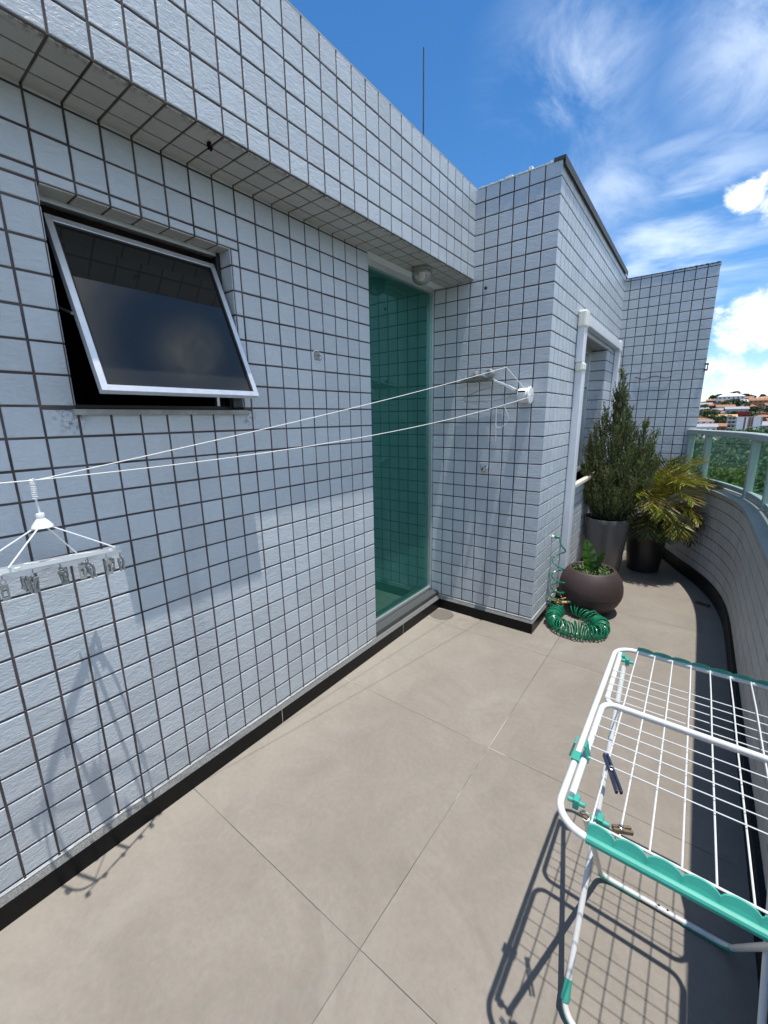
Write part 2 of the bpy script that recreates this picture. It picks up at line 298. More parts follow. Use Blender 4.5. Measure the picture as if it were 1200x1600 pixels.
# terrace floor: large porcelain slabs
def floor_material():
    m, t, b = newmat('porcelain slabs')
    c = node(t, 'ShaderNodeTexCoord'); sp = node(t, 'ShaderNodeSeparateXYZ'); t.links.new(c.outputs['Object'], sp.inputs[0])
    def mt(op, a, bb=None, cc=None, clamp=False):
        n = node(t, 'ShaderNodeMath', operation=op, use_clamp=clamp)
        for i, v in enumerate((a, bb, cc)):
            if v is None: continue
            if isinstance(v, (int, float)): n.inputs[i].default_value = v
            else: t.links.new(v, n.inputs[i])
        return n.outputs[0]
    wob = mnoise(t, 6, 4, 0.7)
    wv = mt('MULTIPLY', mt('SUBTRACT', wob.outputs['Fac'], 0.5), 0.004)
    P = 1.036
    def jd(s, o):
        f = mt('DIVIDE', mt('ADD', mt('SUBTRACT', s, o), wv), P)
        r = mt('ROUND', f)
        return mt('MULTIPLY', mt('ABSOLUTE', mt('SUBTRACT', f, r)), P), mt('FLOOR', f)
    dx, ix = jd(sp.outputs['X'], 1.028); dy, iy = jd(sp.outputs['Y'], -1.405)
    d = mt('MINIMUM', dx, dy)
    jn = mnoise(t, 3.5, 6, 0.75)
    wdt = mt('MULTIPLY_ADD', jn.outputs['Fac'], 0.0022, 0.0006)
    joint = mt('SUBTRACT', 1.0, mt('DIVIDE', d, wdt), None, True)
    joint = mt('POWER', joint, 0.5)
    # slab tone
    cell = node(t, 'ShaderNodeCombineXYZ'); t.links.new(ix, cell.inputs[0]); t.links.new(iy, cell.inputs[1])
    wn_ = node(t, 'ShaderNodeTexWhiteNoise'); t.links.new(cell.outputs[0], wn_.inputs['Vector'])
    off = node(t, 'ShaderNodeVectorMath', operation='MULTIPLY_ADD'); t.links.new(wn_.outputs['Color'], off.inputs[0]); off.inputs[1].default_value = (9, 9, 9); t.links.new(c.outputs['Object'], off.inputs[2])
    def nz(scale, detail, rough, dist=0.0):
        n = node(t, 'ShaderNodeTexNoise'); t.links.new(off.outputs[0], n.inputs['Vector'])
        n.inputs['Scale'].default_value = scale; n.inputs['Detail'].default_value = detail; n.inputs['Roughness'].default_value = rough; n.inputs['Distortion'].default_value = dist
        return n.outputs['Fac']
    a = nz(3.2, 9, 0.68, 0.8); f = nz(46, 6, 0.7); fine = nz(420, 2, 0.6)
    dust = mt('MULTIPLY', mt('SUBTRACT', 1.0, mt('DIVIDE', sp.outputs['X'], 0.42), None, True), 0.16)
    mixv = mt('ADD', dust, mt('ADD', mt('MULTIPLY', mt('MULTIPLY_ADD', a, 0.8, mt('MULTIPLY', nz(1.1, 5, 0.6, 0.5), 0.2)), 0.60), mt('ADD', mt('MULTIPLY', f, 0.28), mt('MULTIPLY', fine, 0.12))))
    col = ramp(t, mixv, [(0.34, (0.196, 0.174, 0.146)), (0.49, (0.235, 0.209, 0.177)), (0.66, (0.284, 0.256, 0.218))])
    # slab to slab change
    sv = node(t, 'ShaderNodeMapRange'); t.links.new(wn_.outputs['Value'], sv.inputs[0]); sv.inputs[3].default_value = 0.96; sv.inputs[4].default_value = 1.04
    vm = node(t, 'ShaderNodeVectorMath', operation='SCALE'); t.links.new(col, vm.inputs[0]); t.links.new(sv.outputs[0], vm.inputs['Scale'])
    # joint is dark in places, cement-white in others
    jc = ramp(t, mnoise(t, 1.3, 3, 0.6).outputs['Fac'], [(0.50, (0.045, 0.04, 0.036)), (0.62, (0.16, 0.145, 0.13)), (0.66, (0.52, 0.49, 0.45))])
    mj = node(t, 'ShaderNodeMixRGB'); t.links.new(joint, mj.inputs[0]); t.links.new(vm.outputs[0], mj.inputs[1]); t.links.new(jc, mj.inputs[2])
    # round darker patch by the inner corner, with crisp edge
    dd = node(t, 'ShaderNodeVectorMath', operation='DISTANCE'); t.links.new(c.outputs['Object'], dd.inputs[0]); dd.inputs[1].default_value = (0.10, 0.80, 0)
    dr = node(t, 'ShaderNodeMapRange', interpolation_type='SMOOTHSTEP'); t.links.new(dd.outputs['Value'], dr.inputs[0]); dr.inputs[1].default_value = 0.108; dr.inputs[2].default_value = 0.098; dr.inputs[3].default_value = 0; dr.inputs[4].default_value = 0.62
    mdp = node(t, 'ShaderNodeMixRGB'); t.links.new(dr.outputs[0], mdp.inputs[0]); t.links.new(mj.outputs[0], mdp.inputs[1]); mdp.inputs[2].default_value = (0.085, 0.076, 0.066, 1)
    spk = mnoise(t, 95, 1, 0.5); spm = node(t, 'ShaderNodeMapRange'); t.links.new(spk.outputs['Fac'], spm.inputs[0]); spm.inputs[1].default_value = 0.80; spm.inputs[2].default_value = 0.84; spm.inputs[3].default_value = 0; spm.inputs[4].default_value = 0.7
    mks = node(t, 'ShaderNodeMixRGB'); t.links.new(spm.outputs[0], mks.inputs[0]); t.links.new(mdp.outputs[0], mks.inputs[1]); mks.inputs[2].default_value = (0.05, 0.045, 0.035, 1)
    wsn = mnoise(t, 1.7, 7, 0.72, 'Object', None, None, 1.2); wsm = node(t, 'ShaderNodeMapRange'); t.links.new(wsn.outputs['Fac'], wsm.inputs[0]); wsm.inputs[1].default_value = 0.57; wsm.inputs[2].default_value = 0.68; wsm.inputs[3].default_value = 0; wsm.inputs[4].default_value = 0.20
    mkw = node(t, 'ShaderNodeMixRGB'); t.links.new(wsm.outputs[0], mkw.inputs[0]); t.links.new(mks.outputs[0], mkw.inputs[1]); mkw.inputs[2].default_value = (0.34, 0.315, 0.275, 1)
    t.links.new(mkw.outputs[0], b.inputs['Base Color'])
    b.inputs['Roughness'].default_value = 0.62; b.inputs['Specular IOR Level'].default_value = 0.3
    h = mt('SUBTRACT', mt('MULTIPLY', fine, 0.25), joint)
    bump(t, b, h, 0.5, 0.0015)
    return m
MT['floor'] = floor_material()

# ------------------------------------------------------------------ mesh helpers
class MB:
    def __init__(s): s.v = []; s.f = []; s.m = []; s.uv = []
    def add(s, vs, fs, mi=0, uvs=None):
        o = len(s.v); s.v += [tuple(p) for p in vs]
        for k, f in enumerate(fs):
            s.f.append([o + i for i in f]); s.m.append(mi)
            s.uv.append([uvs[i] for i in f] if uvs else None)
    def box(s, a, b, mi=0):
        x0, y0, z0 = a; x1, y1, z1 = b
        v = [(x0, y0, z0), (x1, y0, z0), (x1, y1, z0), (x0, y1, z0), (x0, y0, z1), (x1, y0, z1), (x1, y1, z1), (x0, y1, z1)]
        s.add(v, [(0, 3, 2, 1), (4, 5, 6, 7), (0, 1, 5, 4), (1, 2, 6, 5), (2, 3, 7, 6), (3, 0, 4, 7)], mi)
    def obox(s, c, ax, hs, mi=0):
        """box at c, three axis vectors, half sizes"""
        c = Vector(c); A = [Vector(a).normalized() for a in ax]
        v = []
        for sz in (-1, 1):
            for sx, sy in ((-1, -1), (1, -1), (1, 1), (-1, 1)):
                v.append(c + A[0] * hs[0] * sx + A[1] * hs[1] * sy + A[2] * hs[2] * sz)
        s.add(v, [(0, 3, 2, 1), (4, 5, 6, 7), (0, 1, 5, 4), (1, 2, 6, 5), (2, 3, 7, 6), (3, 0, 4, 7)], mi)
    def tube(s, pts, r, n=10, mi=0, closed=False, caps=True, flat=None):
        pts = [Vector(p) for p in pts]; N = len(pts)
        rs = r if isinstance(r, (list, tuple)) else [r] * N
        T = []
        for i in range(N):
            a = pts[(i - 1) % N] if (closed or i > 0) else pts[i]; b = pts[(i + 1) % N] if (closed or i < N - 1) else pts[i]
            d = (b - a); T.append(d.normalized() if d.length > 1e-9 else Vector((0, 0, 1)))
        u = T[0].orthogonal().normalized(); o = len(s.v)
        for i in range(N):
            u = (u - T[i] * u.dot(T[i])); u = u.normalized() if u.length > 1e-6 else T[i].orthogonal().normalized()
            w_ = T[i].cross(u)
            for k in range(n):
                a = 2 * math.pi * k / n
                s.v.append(tuple(pts[i] + (u * math.cos(a) + w_ * math.sin(a)) * rs[i]))
        for i in range(N if closed else N - 1):
            j = (i + 1) % N
            for k in range(n):
                s.f.append([o + i * n + k, o + i * n + (k + 1) % n, o + j * n + (k + 1) % n, o + j * n + k]); s.m.append(mi); s.uv.append(None)
        if caps and not closed:
            s.f.append([o + k for k in range(n)][::-1]); s.m.append(mi); s.uv.append(None)
            s.f.append([o + (N - 1) * n + k for k in range(n)]); s.m.append(mi); s.uv.append(None)
    def lathe(s, prof, c=(0, 0, 0), n=48, mi=0, axis=None):
        c = Vector(c); o = len(s.v)
        Q = Vector((0, 0, 1)).rotation_difference(Vector(axis)) if axis is not None else None
        for r, z in prof:
            for k in range(n):
                a = 2 * math.pi * k / n; p = Vector((r * math.cos(a), r * math.sin(a), z))
                if Q: p = Q @ p
                s.v.append(tuple(c + p))
        for i in range(len(prof) - 1):
            for k in range(n):
                s.f.append([o + i * n + k, o + i * n + (k + 1) % n, o + (i + 1) * n + (k + 1) % n, o + (i + 1) * n + k]); s.m.append(mi); s.uv.append(None)
    def build(s, name, mats, parent=None, smooth=False, auto=None, bevel=0.0):
        me = bpy.data.meshes.new(name); me.from_pydata(s.v, [], s.f)
        if not isinstance(mats, (list, tuple)): mats = [mats]
        for mm in mats: me.materials.append(MT[mm] if isinstance(mm, str) else mm)
        me.polygons.foreach_set('material_index', s.m)
        if any(u for u in s.uv):
            L = me.uv_layers.new(name='UVMap'); li = 0; arr = []
            for f, u in zip(s.f, s.uv):
                for i in range(len(f)): arr += list(u[i]) if u else [0, 0]
            L.data.foreach_set('uv', arr)
        me.update()
        if auto is None:
            bm = bmesh.new(); bm.from_mesh(me); bmesh.ops.recalc_face_normals(bm, faces=bm.faces); bm.to_mesh(me); bm.free()
        if smooth:
            me.polygons.foreach_set('use_smooth', [True] * len(me.polygons))
            try: me.set_sharp_from_angle(angle=R(40))
            except Exception: pass
        o = bpy.data.objects.new(name, me); COL.objects.link(o)
        if parent is not None: o.parent = parent; o.matrix_parent_inverse = parent.matrix_world.inverted() if False else Matrix.Translation(-Vector(parent.location)) if parent.type == 'EMPTY' and parent.parent is None else Matrix.Identity(4)
        if bevel:
            bv = o.modifiers.new('bevel', 'BEVEL'); bv.width = bevel; bv.segments = 2; bv.limit_method = 'ANGLE'; bv.angle_limit = R(40)
        return o
def tag(o, label=None, cat=None, group=None, kind=None):
    for k, v in (('label', label), ('category', cat), ('group', group), ('kind', kind)):
        if v: o[k] = v
    return o
def thing(name, label, cat, loc=(0, 0, 0), group=None):
    o = bpy.data.objects.new(name, None); COL.objects.link(o); o.location = loc; o.empty_display_size = 0.1
    return tag(o, label, cat, group)

def breaks(a, b, phase, pitch):
    k = math.ceil((a - phase) / pitch - 1e-6); out = [a]
    while phase + k * pitch < b - 1e-6:
        p = phase + k * pitch
        if p > out[-1] + 1e-6: out.append(p)
        k += 1
    out.append(b); return out
def subtract(rc, holes):
    rects = [rc]
    for h in holes:
        nx = []
        for (a, b, c, d) in rects:
            if h[0] >= b or h[1] <= a or h[2] >= d or h[3] <= c: nx.append((a, b, c, d)); continue
            if c < h[2]: nx.append((a, b, c, h[2]))
            if d > h[3]: nx.append((a, b, h[3], d))
            cc, dd = max(c, h[2]), min(d, h[3])
            if a < h[0]: nx.append((a, h[0], cc, dd))
            if b > h[1]: nx.append((h[1], b, cc, dd))
        rects = nx
    return rects
def tiles(mb, fn, u, v, ub, vb, holes=(), gu=0.0075, gv=0.0076, depth=0.0036, bev=0.0028, flush=(0, 0, 0, 0), tilt=0.0035, ti=0, gi=1, rs=None):
    """tile sheet: fn(u,v,d) gives a point d in front of the wall. ub, vb: joint lines."""
    rnd = rs or random
    u0, u1 = u; v0, v1 = v
    for i in range(len(ub) - 1):
        for j in range(len(vb) - 1):
            for rc in subtract((ub[i], ub[i + 1], vb[j], vb[j + 1]), holes):
                a, b, c, d = rc
                mb.add([fn(a, c, 0), fn(b, c, 0), fn(b, d, 0), fn(a, d, 0)], [(0, 1, 2, 3)], gi)
                jit = 0.0006
                A = a + (gu / 2 + rnd.uniform(-jit, jit) if abs(a - u0) > 1e-6 else (-depth if flush[0] == 1 else gu / 2 if flush[0] == 2 else 0.001))
                B = b - (gu / 2 + rnd.uniform(-jit, jit) if abs(b - u1) > 1e-6 else (-depth if flush[1] == 1 else 0.001))
                C = c + (gv / 2 + rnd.uniform(-jit, jit) if abs(c - v0) > 1e-6 else (-depth if flush[2] == 1 else gv / 2 if flush[2] == 2 else 0.001))
                D = d - (gv / 2 + rnd.uniform(-jit, jit) if abs(d - v1) > 1e-6 else (-depth if flush[3] else 0.001))
                if B - A < 0.008 or D - C < 0.006: continue
                be = min(bev, (B - A) * 0.3, (D - C) * 0.3)
                tx, ty = rnd.gauss(0, tilt), rnd.gauss(0, tilt)
                cu, cv = (A + B) / 2, (C + D) / 2
                def P(x, y, dd): return fn(x, y, dd + (x - cu) * tx + (y - cv) * ty)
                e = 0.35 * be
                vs = [fn(A, C, 0), fn(B, C, 0), fn(B, D, 0), fn(A, D, 0)]
                ring2 = [(A, C), (B, C), (B, D), (A, D)]
                ring3 = [(A + be, C + be), (B - be, C + be), (B - be, D - be), (A + be, D - be)]
                ringm = [(A + e, C + e), (B - e, C + e), (B - e, D - e), (A + e, D - e)]
                vs += [P(x, y, depth - be * 0.75) for x, y in ring2]
                vs += [P(x, y, depth - be * 0.25) for x, y in ringm]
                vs += [P(x, y, depth) for x, y in ring3]
                uvs = ring2 + ring2 + ringm + ring3
                fs = [(12, 13, 14, 15)]
                for q in range(3):
                    for k in range(4):
                        k2 = (k + 1) % 4
                        fs.append((q * 4 + k, q * 4 + k2, (q + 1) * 4 + k2, (q + 1) * 4 + k))
                mb.add(vs, fs, ti, uvs)
def smooth_path(pts, n):
    out = []
    P = [Vector(p) for p in pts]; P = [P[0] * 2 - P[1]] + P + [P[-1] * 2 - P[-2]]
    for i in range(1, len(P) - 2):
        for k in range(n):
            t = k / n
            out.append(0.5 * ((2 * P[i]) + (P[i + 1] - P[i - 1]) * t + (2 * P[i - 1] - 5 * P[i] + 4 * P[i + 1] - P[i + 2]) * t * t + (3 * P[i] - P[i - 1] - 3 * P[i + 1] + P[i + 2]) * t ** 3))
    out.append(P[-2]); return out

# ------------------------------------------------------------------ building: walls
ZL = 0.228                     # tile rows start from here, 0.1 m pitch
YB, XC, YF = 0.923, 0.825, 3.62
TOPB = 3.212
BX, BZ0, BZ1 = 0.248, 2.643, 3.224
YN = -4.0                      # near end of the long wall
ZB = 0.116                     # bottom of tiles
WIN = (-1.605, -0.940, 1.720, 2.392)
# window recess lets the wall show 0.10 m deep reveals

house = thing('tiled_wall', 'long pale grey tiled wall with tilted window, glass door and tiled overhang', 'wall', (0, -2.0, 0))
mb = MB()
vb = breaks(ZB, BZ0, ZL, 0.1)
tiles(mb, lambda u, v, d: (d, u, v), (YN, 0), (ZB, BZ0), breaks(YN, 0, 0, 0.1), vb, [WIN], flush=(0, 1, 0, 0))
# reveals of the window
wy0, wy1, wz0, wz1 = WIN; RD = 0.10
tiles(mb, lambda u, v, d: (-v, u, wz1 - d), (wy0, wy1), (0, RD), breaks(wy0, wy1, -1.6, 0.1), [0, RD], ti=2)
tiles(mb, lambda u, v, d: (-v, wy1 - d, u), (wz0, wz1), (0, RD), breaks(wz0, wz1, ZL, 0.1), [0, RD])
tiles(mb, lambda u, v, d: (-v, wy0 + d, u), (wz0, wz1), (0, RD), breaks(wz0, wz1, ZL, 0.1), [0, RD])
mb.box((-0.22, YN, -0.5), (-0.002, wy0 - 0.001, BZ0 - 0.002), 1)
mb.box((-0.22, wy1 + 0.001, -0.5), (-0.002, -0.001, BZ0 - 0.002), 1)
mb.box((-0.22, wy0 - 0.001, -0.5), (-0.003, wy1 + 0.001, wz0 - 0.001), 1)
mb.box((-0.22, wy0 - 0.001, wz1 + 0.001), (-0.003, wy1 + 0.001, BZ0 - 0.003), 1)
mb.build('wall', ['tile', 'grout', 'soffit_tile'], house, auto=False)
# overhang
mb = MB()
yb2 = breaks(YN, 0, 0, 0.1) + [YB * k / 9 for k in range(1, 10)]
tiles(mb, lambda u, v, d: (BX + d, u, v), (YN, YB), (BZ0, BZ1), yb2, breaks(BZ0, BZ1, ZL, 0.1), flush=(0, 0, 2, 1))
tiles(mb, lambda u, v, d: (BX - v, u, BZ0 - d), (YN, YB), (0, BX), yb2, [0, 0.090, 0.180, BX], flush=(0, 0, 2, 0), ti=2)
mb.box((-0.35, YN, BZ0 + 0.001), (BX - 0.001, YB - 0.001, BZ1 - 0.001), 1); mb.box((-0.21, 0.001, BZ0 - 0.003), (-0.0005, YB - .001, BZ0 + 0.0005), 4)
mb.box((-0.34, YN, BZ1), (BX + 0.004, YB - 0.002, BZ1 + 0.006), 3)
mb.build('overhang', ['tile', 'grout', 'soffit_tile', 'cement', 'white_plastic'], house, auto=False)
# skirting: black granite strip with a lighter grey bevelled top
mb = MB()
SK = 0.016
mb.box((0.0, YN, -0.01), (SK, YB - SK - .0005, 0.086), 0)
def bevel_top(mb, fn, u0, u1, m0=0, m1=0):
    v = []
    for u, k in ((u0, m0), (u1, m1)): v += [fn(u, 0.0), fn(u + k * SK, SK), fn(u + k * .004, .0045), fn(u, 0.0)]
    zs = (.0863, .0863, .1155, .1155)
    v = [(p[0], p[1], zs[i % 4]) for i, p in enumerate(v)]
    mb.add(v, [(0, 1, 5, 4), (1, 2, 6, 5), (2, 3, 7, 6), (3, 0, 4, 7), (0, 3, 2, 1), (4, 5, 6, 7)], 1)
bevel_top(mb, lambda u, d: (d, u), YN, YB, 0, -1)
for yj in (-2.75, -0.88, 0.33): mb.box((SK - .0005, yj, 0.0), (SK + .0006, yj + 0.003, 0.086), 2)
mb.build('skirting', ['granite', 'granite_top', 'mortar'], house)
mb = MB()
mb.tube([(0.0035 + random.uniform(-0.0008, 0.0012), y, 0.1165 + random.uniform(-0.0008, 0.0008)) for y in np.arange(YN, 0.0, 0.05)], 0.0032, 6)
mb.build('mortar_bead', 'mortar', house, smooth=True)

# awning window: frame, tilted sash, pane, sill
win = MB()
fx0, fx1 = -0.115, -0.075
MT['frame_dark'] = basic('dark window frame', (0.035, 0.034, 0.033), 0.4, 0.4, metal=0.5, var=0.2)  # darker tone for the frame sides and bottom than for its head
for a, b, mi in (((wy0 + .003, wz0 + .003), (wy0 + .020, wz1 - .003), 1), ((wy1 - .022, wz0 + .003), (wy1 - .003, wz1 - .003), 1),
             ((wy0 + .020, wz0 + .003), (wy1 - .022, wz0 + .018), 1), ((wy0 + .020, wz1 - .020), (wy1 - .022, wz1 - .003), 0), ((wy1 - .075, wz0 + .018), (wy1 - .060, wz0 + .20), 0)):
    win.box((fx0, a[0], a[1]), (fx1 if mi == 1 or a[1] > 2.3 else fx0 + .02, b[0], b[1]), mi)
window = win.build('window', ['alu', 'frame_dark'], house, bevel=0.002)
tag(window, 'aluminium awning window with dark glass tilted open')
sash = MB()
st_, sb_ = Vector((-0.100, 0, 2.338)), Vector((0.145, 0, 1.770))
dn = (sb_ - st_).normalized(); nrm = Vector((dn.z * -1, 0, dn.x)); nrm = Vector((-dn.z, 0, dn.x)).normalized()
ya, yb_ = -1.572, -0.968; L = (sb_ - st_).length
def sp(y, s, d): return st_ + Vector((0, y, 0)) + dn * s + nrm * d
def sbar(y0, y1, s0, s1, d0, d1, m=0):
    v = [sp(y, s, d) for d in (d0, d1) for (y, s) in ((y0, s0), (y1, s0), (y1, s1), (y0, s1))]
    sash.add(v, [(0, 3, 2, 1), (4, 5, 6, 7), (0, 1, 5, 4), (1, 2, 6, 5), (2, 3, 7, 6), (3, 0, 4, 7)], m)
FW = 0.021
sbar(ya, ya + FW, 0, L, -0.014, 0.014); sbar(yb_ - FW, yb_, 0, L, -0.014, 0.014)
sbar(ya + FW, yb_ - FW, 0, FW, -0.0135, 0.0135); sbar(ya + FW, yb_ - FW, L - FW, L, -0.0135, 0.0135)
sbar(ya + FW, ya + FW + .006, FW, L - FW, 0.004, 0.010, 1); sbar(yb_ - FW - .006, yb_ - FW, FW, L - FW, 0.004, 0.010, 1)
sbar(ya + FW + .006, yb_ - FW - .006, FW, FW + .006, 0.004, 0.0095, 1)
sash.build('sash', ['alu', 'black'], window, bevel=0.0015)
sash = MB(); sbar(ya + FW - .004, yb_ - FW + .004, FW - .004, L - FW + .004, -0.003, 0.003)
sash.build('glass_pane', 'window_glass', window)
sl_ = MB(); sl_.box((-0.10, wy0 - 0.012, 1.700), (0.024, wy1 + 0.004, 1.719)); sl_.build('sill', 'sill_stone', window, bevel=0.002)
# stay arms of the sash
ar = MB()
for yy in (ya - .006, yb_ + .006): ar.tube([(-0.09, yy, 2.06), (0.035, yy, 2.02)], 0.005, 6)
ar.build('stay_arm', 'steel', window)

# glass door in its recess
door = MB()
DX = -0.105; D0, D1 = 0.004, YB - 0.004; DZ0, DZ1 = 0.165, BZ0 - 0.004
door.box((DX - .02, D1 - .024, DZ0), (DX + .032, D1, DZ1)); door.box((DX - .02, D0, DZ0), (DX + .02, D0 + .024, DZ1))
door.box((DX - .02, D0 + .024, DZ1 - .035), (DX + .035, D1 - .024, DZ1)); door.box((DX - .02, D0 + .024, DZ0 - .01), (DX + .022, D1 - .024, DZ0 + .014))
dr = door.build('door', 'alu', house, bevel=0.0015); tag(dr, 'tall green glass door in slim aluminium frame')
dp = MB(); dp.box((DX - .004, D0 + .020, DZ0 + .01), (DX + .004, D1 - .020, DZ1 - .03)); dp.build('glass_pane', 'door_glass', dr)
th = MB(); th.box((-0.20, 0.001, -0.01), (-0.002, YB - .001, 0.150)); th.build('threshold', 'threshold', dr)
# reveal between the wall end and the door: tiled jamb, lintel
jb = MB(); tiles(jb, lambda u, v, d: (-u, 0.0005 + d, v), (0.0, 0.085), (0.151, BZ0), [0, 0.085], breaks(0.151, BZ0, ZL, 0.1)); 
jb.box((-0.22, 0.924, -0.5), (-0.105, 1.0, BZ0), 1)
jb.build('jamb', ['tile', 'grout'], house, auto=False)
# the dark room behind
rm = MB()
def inward(a, b):
    x0, y0, z0 = a; x1, y1, z1 = b
    v = [(x0, y0, z0), (x1, y0, z0), (x1, y1, z0), (x0, y1, z0), (x0, y0, z1), (x1, y0, z1), (x1, y1, z1), (x0, y1, z1)]
    rm.add(v, [(0, 1, 2, 3), (4, 7, 6, 5), (0, 4, 5, 1), (2, 6, 7, 3), (3, 7, 4, 0)])
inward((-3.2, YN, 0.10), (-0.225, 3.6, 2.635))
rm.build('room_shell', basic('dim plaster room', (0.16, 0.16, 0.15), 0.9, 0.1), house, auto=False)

# projecting block with the second window
blk = thing('tiled_wall', 'projecting tiled wall block between the glass door and the potted plants', 'wall', (0.4, 2.2, 0))
mb = MB()
tiles(mb, lambda u, v, d: (u, YB - d, v), (-0.10, XC), (ZB, TOPB), breaks(-0.10, XC, XC, 0.1), breaks(ZB, TOPB, ZL, 0.1), flush=(0, 1, 0, 1))
W2 = (1.76, 2.945, 1.062, 2.335)
tiles(mb, lambda u, v, d: (XC + d, u, v), (YB, YF), (ZB, TOPB), breaks(YB, YF, YB, 0.1), breaks(ZB, TOPB, ZL, 0.1), [W2], flush=(1, 0, 0, 1))
a0, a1, b0, b1 = W2; R2 = 0.17
tiles(mb, lambda u, v, d: (XC - v, u, b1 - d), (a0, a1), (0, R2), breaks(a0, a1, YB, 0.1), [0, 0.1, R2], ti=2)
tiles(mb, lambda u, v, d: (XC - v, a1 - d, u), (b0, b1), (0, R2), breaks(b0, b1, ZL, 0.1), [0, R2])
tiles(mb, lambda u, v, d: (XC - v, a0 + d, u), (b0, b1), (0, R2), breaks(b0, b1, ZL, 0.1), [0, R2])
mb.box((-0.22, YB + .002, -0.5), (XC - .002, a0 - .001, TOPB - .002), 1)
mb.box((-0.22, a1 + .001, -0.5), (XC - .002, 4.4, TOPB - .002), 1)
mb.box((0.50, a0 - .001, -0.5), (XC - .003, a1 + .001, b0 - .001), 1)
mb.box((0.50, a0 - .001, b1 + .001), (XC - .003, a1 + .001, TOPB - .003), 1)
mb.box((0.10, a0 - .001, -0.5), (0.50, a1 + .001, TOPB - .004), 1)
mb.build('wall', ['tile', 'grout', 'soffit_tile'], blk, auto=False)
mb = MB()
mb.box((SK + .0003, YB - SK, -0.01), (XC + SK, YB, 0.086), 0); bevel_top(mb, lambda u, d: (u, YB - d), 0.0, XC, 1, 1)
mb.box((XC, YB + .0005, -0.01), (XC + SK, YF, 0.0855), 0); bevel_top(mb, lambda u, d: (XC + d, u), YB, YF, -1, 0)
mb.build('skirting', ['granite', 'granite_top'], blk)
mb = MB()
mb.tube([(x, YB - .004 + random.uniform(-.0015, .001), 0.1165 + random.uniform(-.001, .001)) for x in np.arange(0.03, XC + .01, .04)], 0.0034, 6)
mb.tube([(XC + .004 + random.uniform(-.001, .001), y, 0.1165) for y in np.arange(YB, 1.7, .05)], 0.0032, 6)
mb.build('mortar_bead', 'mortar', blk, smooth=True)
mb = MB()
mb.box((XC - .05, YB - .012, TOPB + .001), (XC + .020, YF, TOPB + .020), 0)
mb.add([(XC + .0202, YB - .012, TOPB - .030), (XC + .0222, YB - .012, TOPB - .030), (XC + .0222, YF, TOPB - .030), (XC + .0202, YF, TOPB - .030),
        (XC + .0202, YB - .012, TOPB + .019), (XC + .0222, YB - .012, TOPB + .019), (XC + .0222, YF, TOPB + .019), (XC + .0202, YF, TOPB + .019)],
       [(0, 3, 2, 1), (4, 5, 6, 7), (0, 1, 5, 4), (1, 2, 6, 5), (2, 3, 7, 6), (3, 0, 4, 7)], 0)
mb.build('roof_flashing', 'dark_metal', blk)
mb = MB()       # torn pale sealing membrane along the front top edge
xs = np.arange(BX + .02, XC - .03, .022)
for i in range(len(xs) - 1):
    h0 = TOPB + 0.006 + 0.012 * max(0, math.sin(i * 2.1) + math.sin(i * .9) * .8) * random.random()
    mb.box((xs[i], YB - .010 - .004 * random.random(), TOPB + .001), (xs[i + 1] - .0005, YB + .06, h0))
mb.build('membrane', 'white_plastic', blk)
# window two
w2 = MB()
X0 = XC - R2 + .005
w2.box((X0 - .03, a0 + .003, b0 + .003), (X0 + .02, a0 + .045, b1 - .003)); w2.box((X0 - .03, a1 - .045, b0 + .003), (X0 + .02, a1 - .003, b1 - .003))
w2.box((X0 - .03, a0 + .045, b0 + .003), (X0 + .02, a1 - .045, b0 + .045)); w2.box((X0 - .03, a0 + .045, b1 - .045), (X0 + .02, a1 - .045, b1 - .003))
w2.box((X0 - .03, a0 + .045, 1.955), (X0 + .018, a1 - .045, 2.0)); w2.box((X0 - .03, 2.33, b0 + .045), (X0 + .017, 2.37, 1.955)); w2.box((X0 - .028, 2.62, 2.0), (X0 + .016, 2.65, b1 - .045))
wn2 = w2.build('window', 'alu', blk, bevel=0.002); tag(wn2, 'grey framed window with narrow top lights')
g2 = MB(); g2.box((X0 - .008, a0 + .04, b0 + .04), (X0 - .002, a1 - .04, b1 - .04)); g2.build('glass_pane', 'clear_glass', wn2)
s2 = MB(); s2.box((X0 + .021, a0 - .004, b0 - .03), (XC + .045, a1 + .004, b0 - .001)); s2.build('sill', 'pale_stone', wn2, bevel=0.002)

# end wall
XE = 1.668
end = thing('tiled_wall', 'tall narrow tiled end wall standing behind the potted plants', 'wall', (1.25, YF, 0))
mb = MB()
tiles(mb, lambda u, v, d: (u, YF - d, v), (XC, XE), (-0.02, 3.150), breaks(XC, XE, XE, 0.098), breaks(-0.02, 3.150, ZL, 0.1), flush=(0, 1, 0, 1))
mb.box((XC - .02, YF + .001, -3), (XE - .001, YF + .16, 3.149), 1)
tiles(mb, lambda u, v, d: (XE + d, YF + u, v), (0, .16), (-0.5, 3.150), [0, .1, .16], breaks(-0.5, 3.150, ZL, 0.1), flush=(1, 0, 0, 1))
mb.build('wall', ['tile', 'grout'], end, auto=False)
mb = MB()
mb.box((XC + .03, YF - .008, 3.1505), (XE + .006, YF + .15, 3.158), 0)
for k in range(9):
    x = XC + .45 + .045 * k; mb.box((x, YF - .010, 3.1582), (x + .028, YF + .02, 3.1582 + random.uniform(.001, .004)), 1)
mb.build('roof_flashing', ['dark_metal', 'black'], end)
# flat roof behind
rf = MB(); rf.box((-3.3, YN, 3.0), (-0.36, 4.3, 3.08)); rf.box((-3.3, YN, -0.5), (-3.22, 4.3, 3.0)); rf.box((-3.2, 4.3, -0.5), (-.22, 4.4, 3.0)); rf.box((-3.3, YN - .1, -0.5), (-0.0, YN - 0.001, 3.2))
tag(rf.build('roof_slab', 'cement'), None, None, None, 'structure')

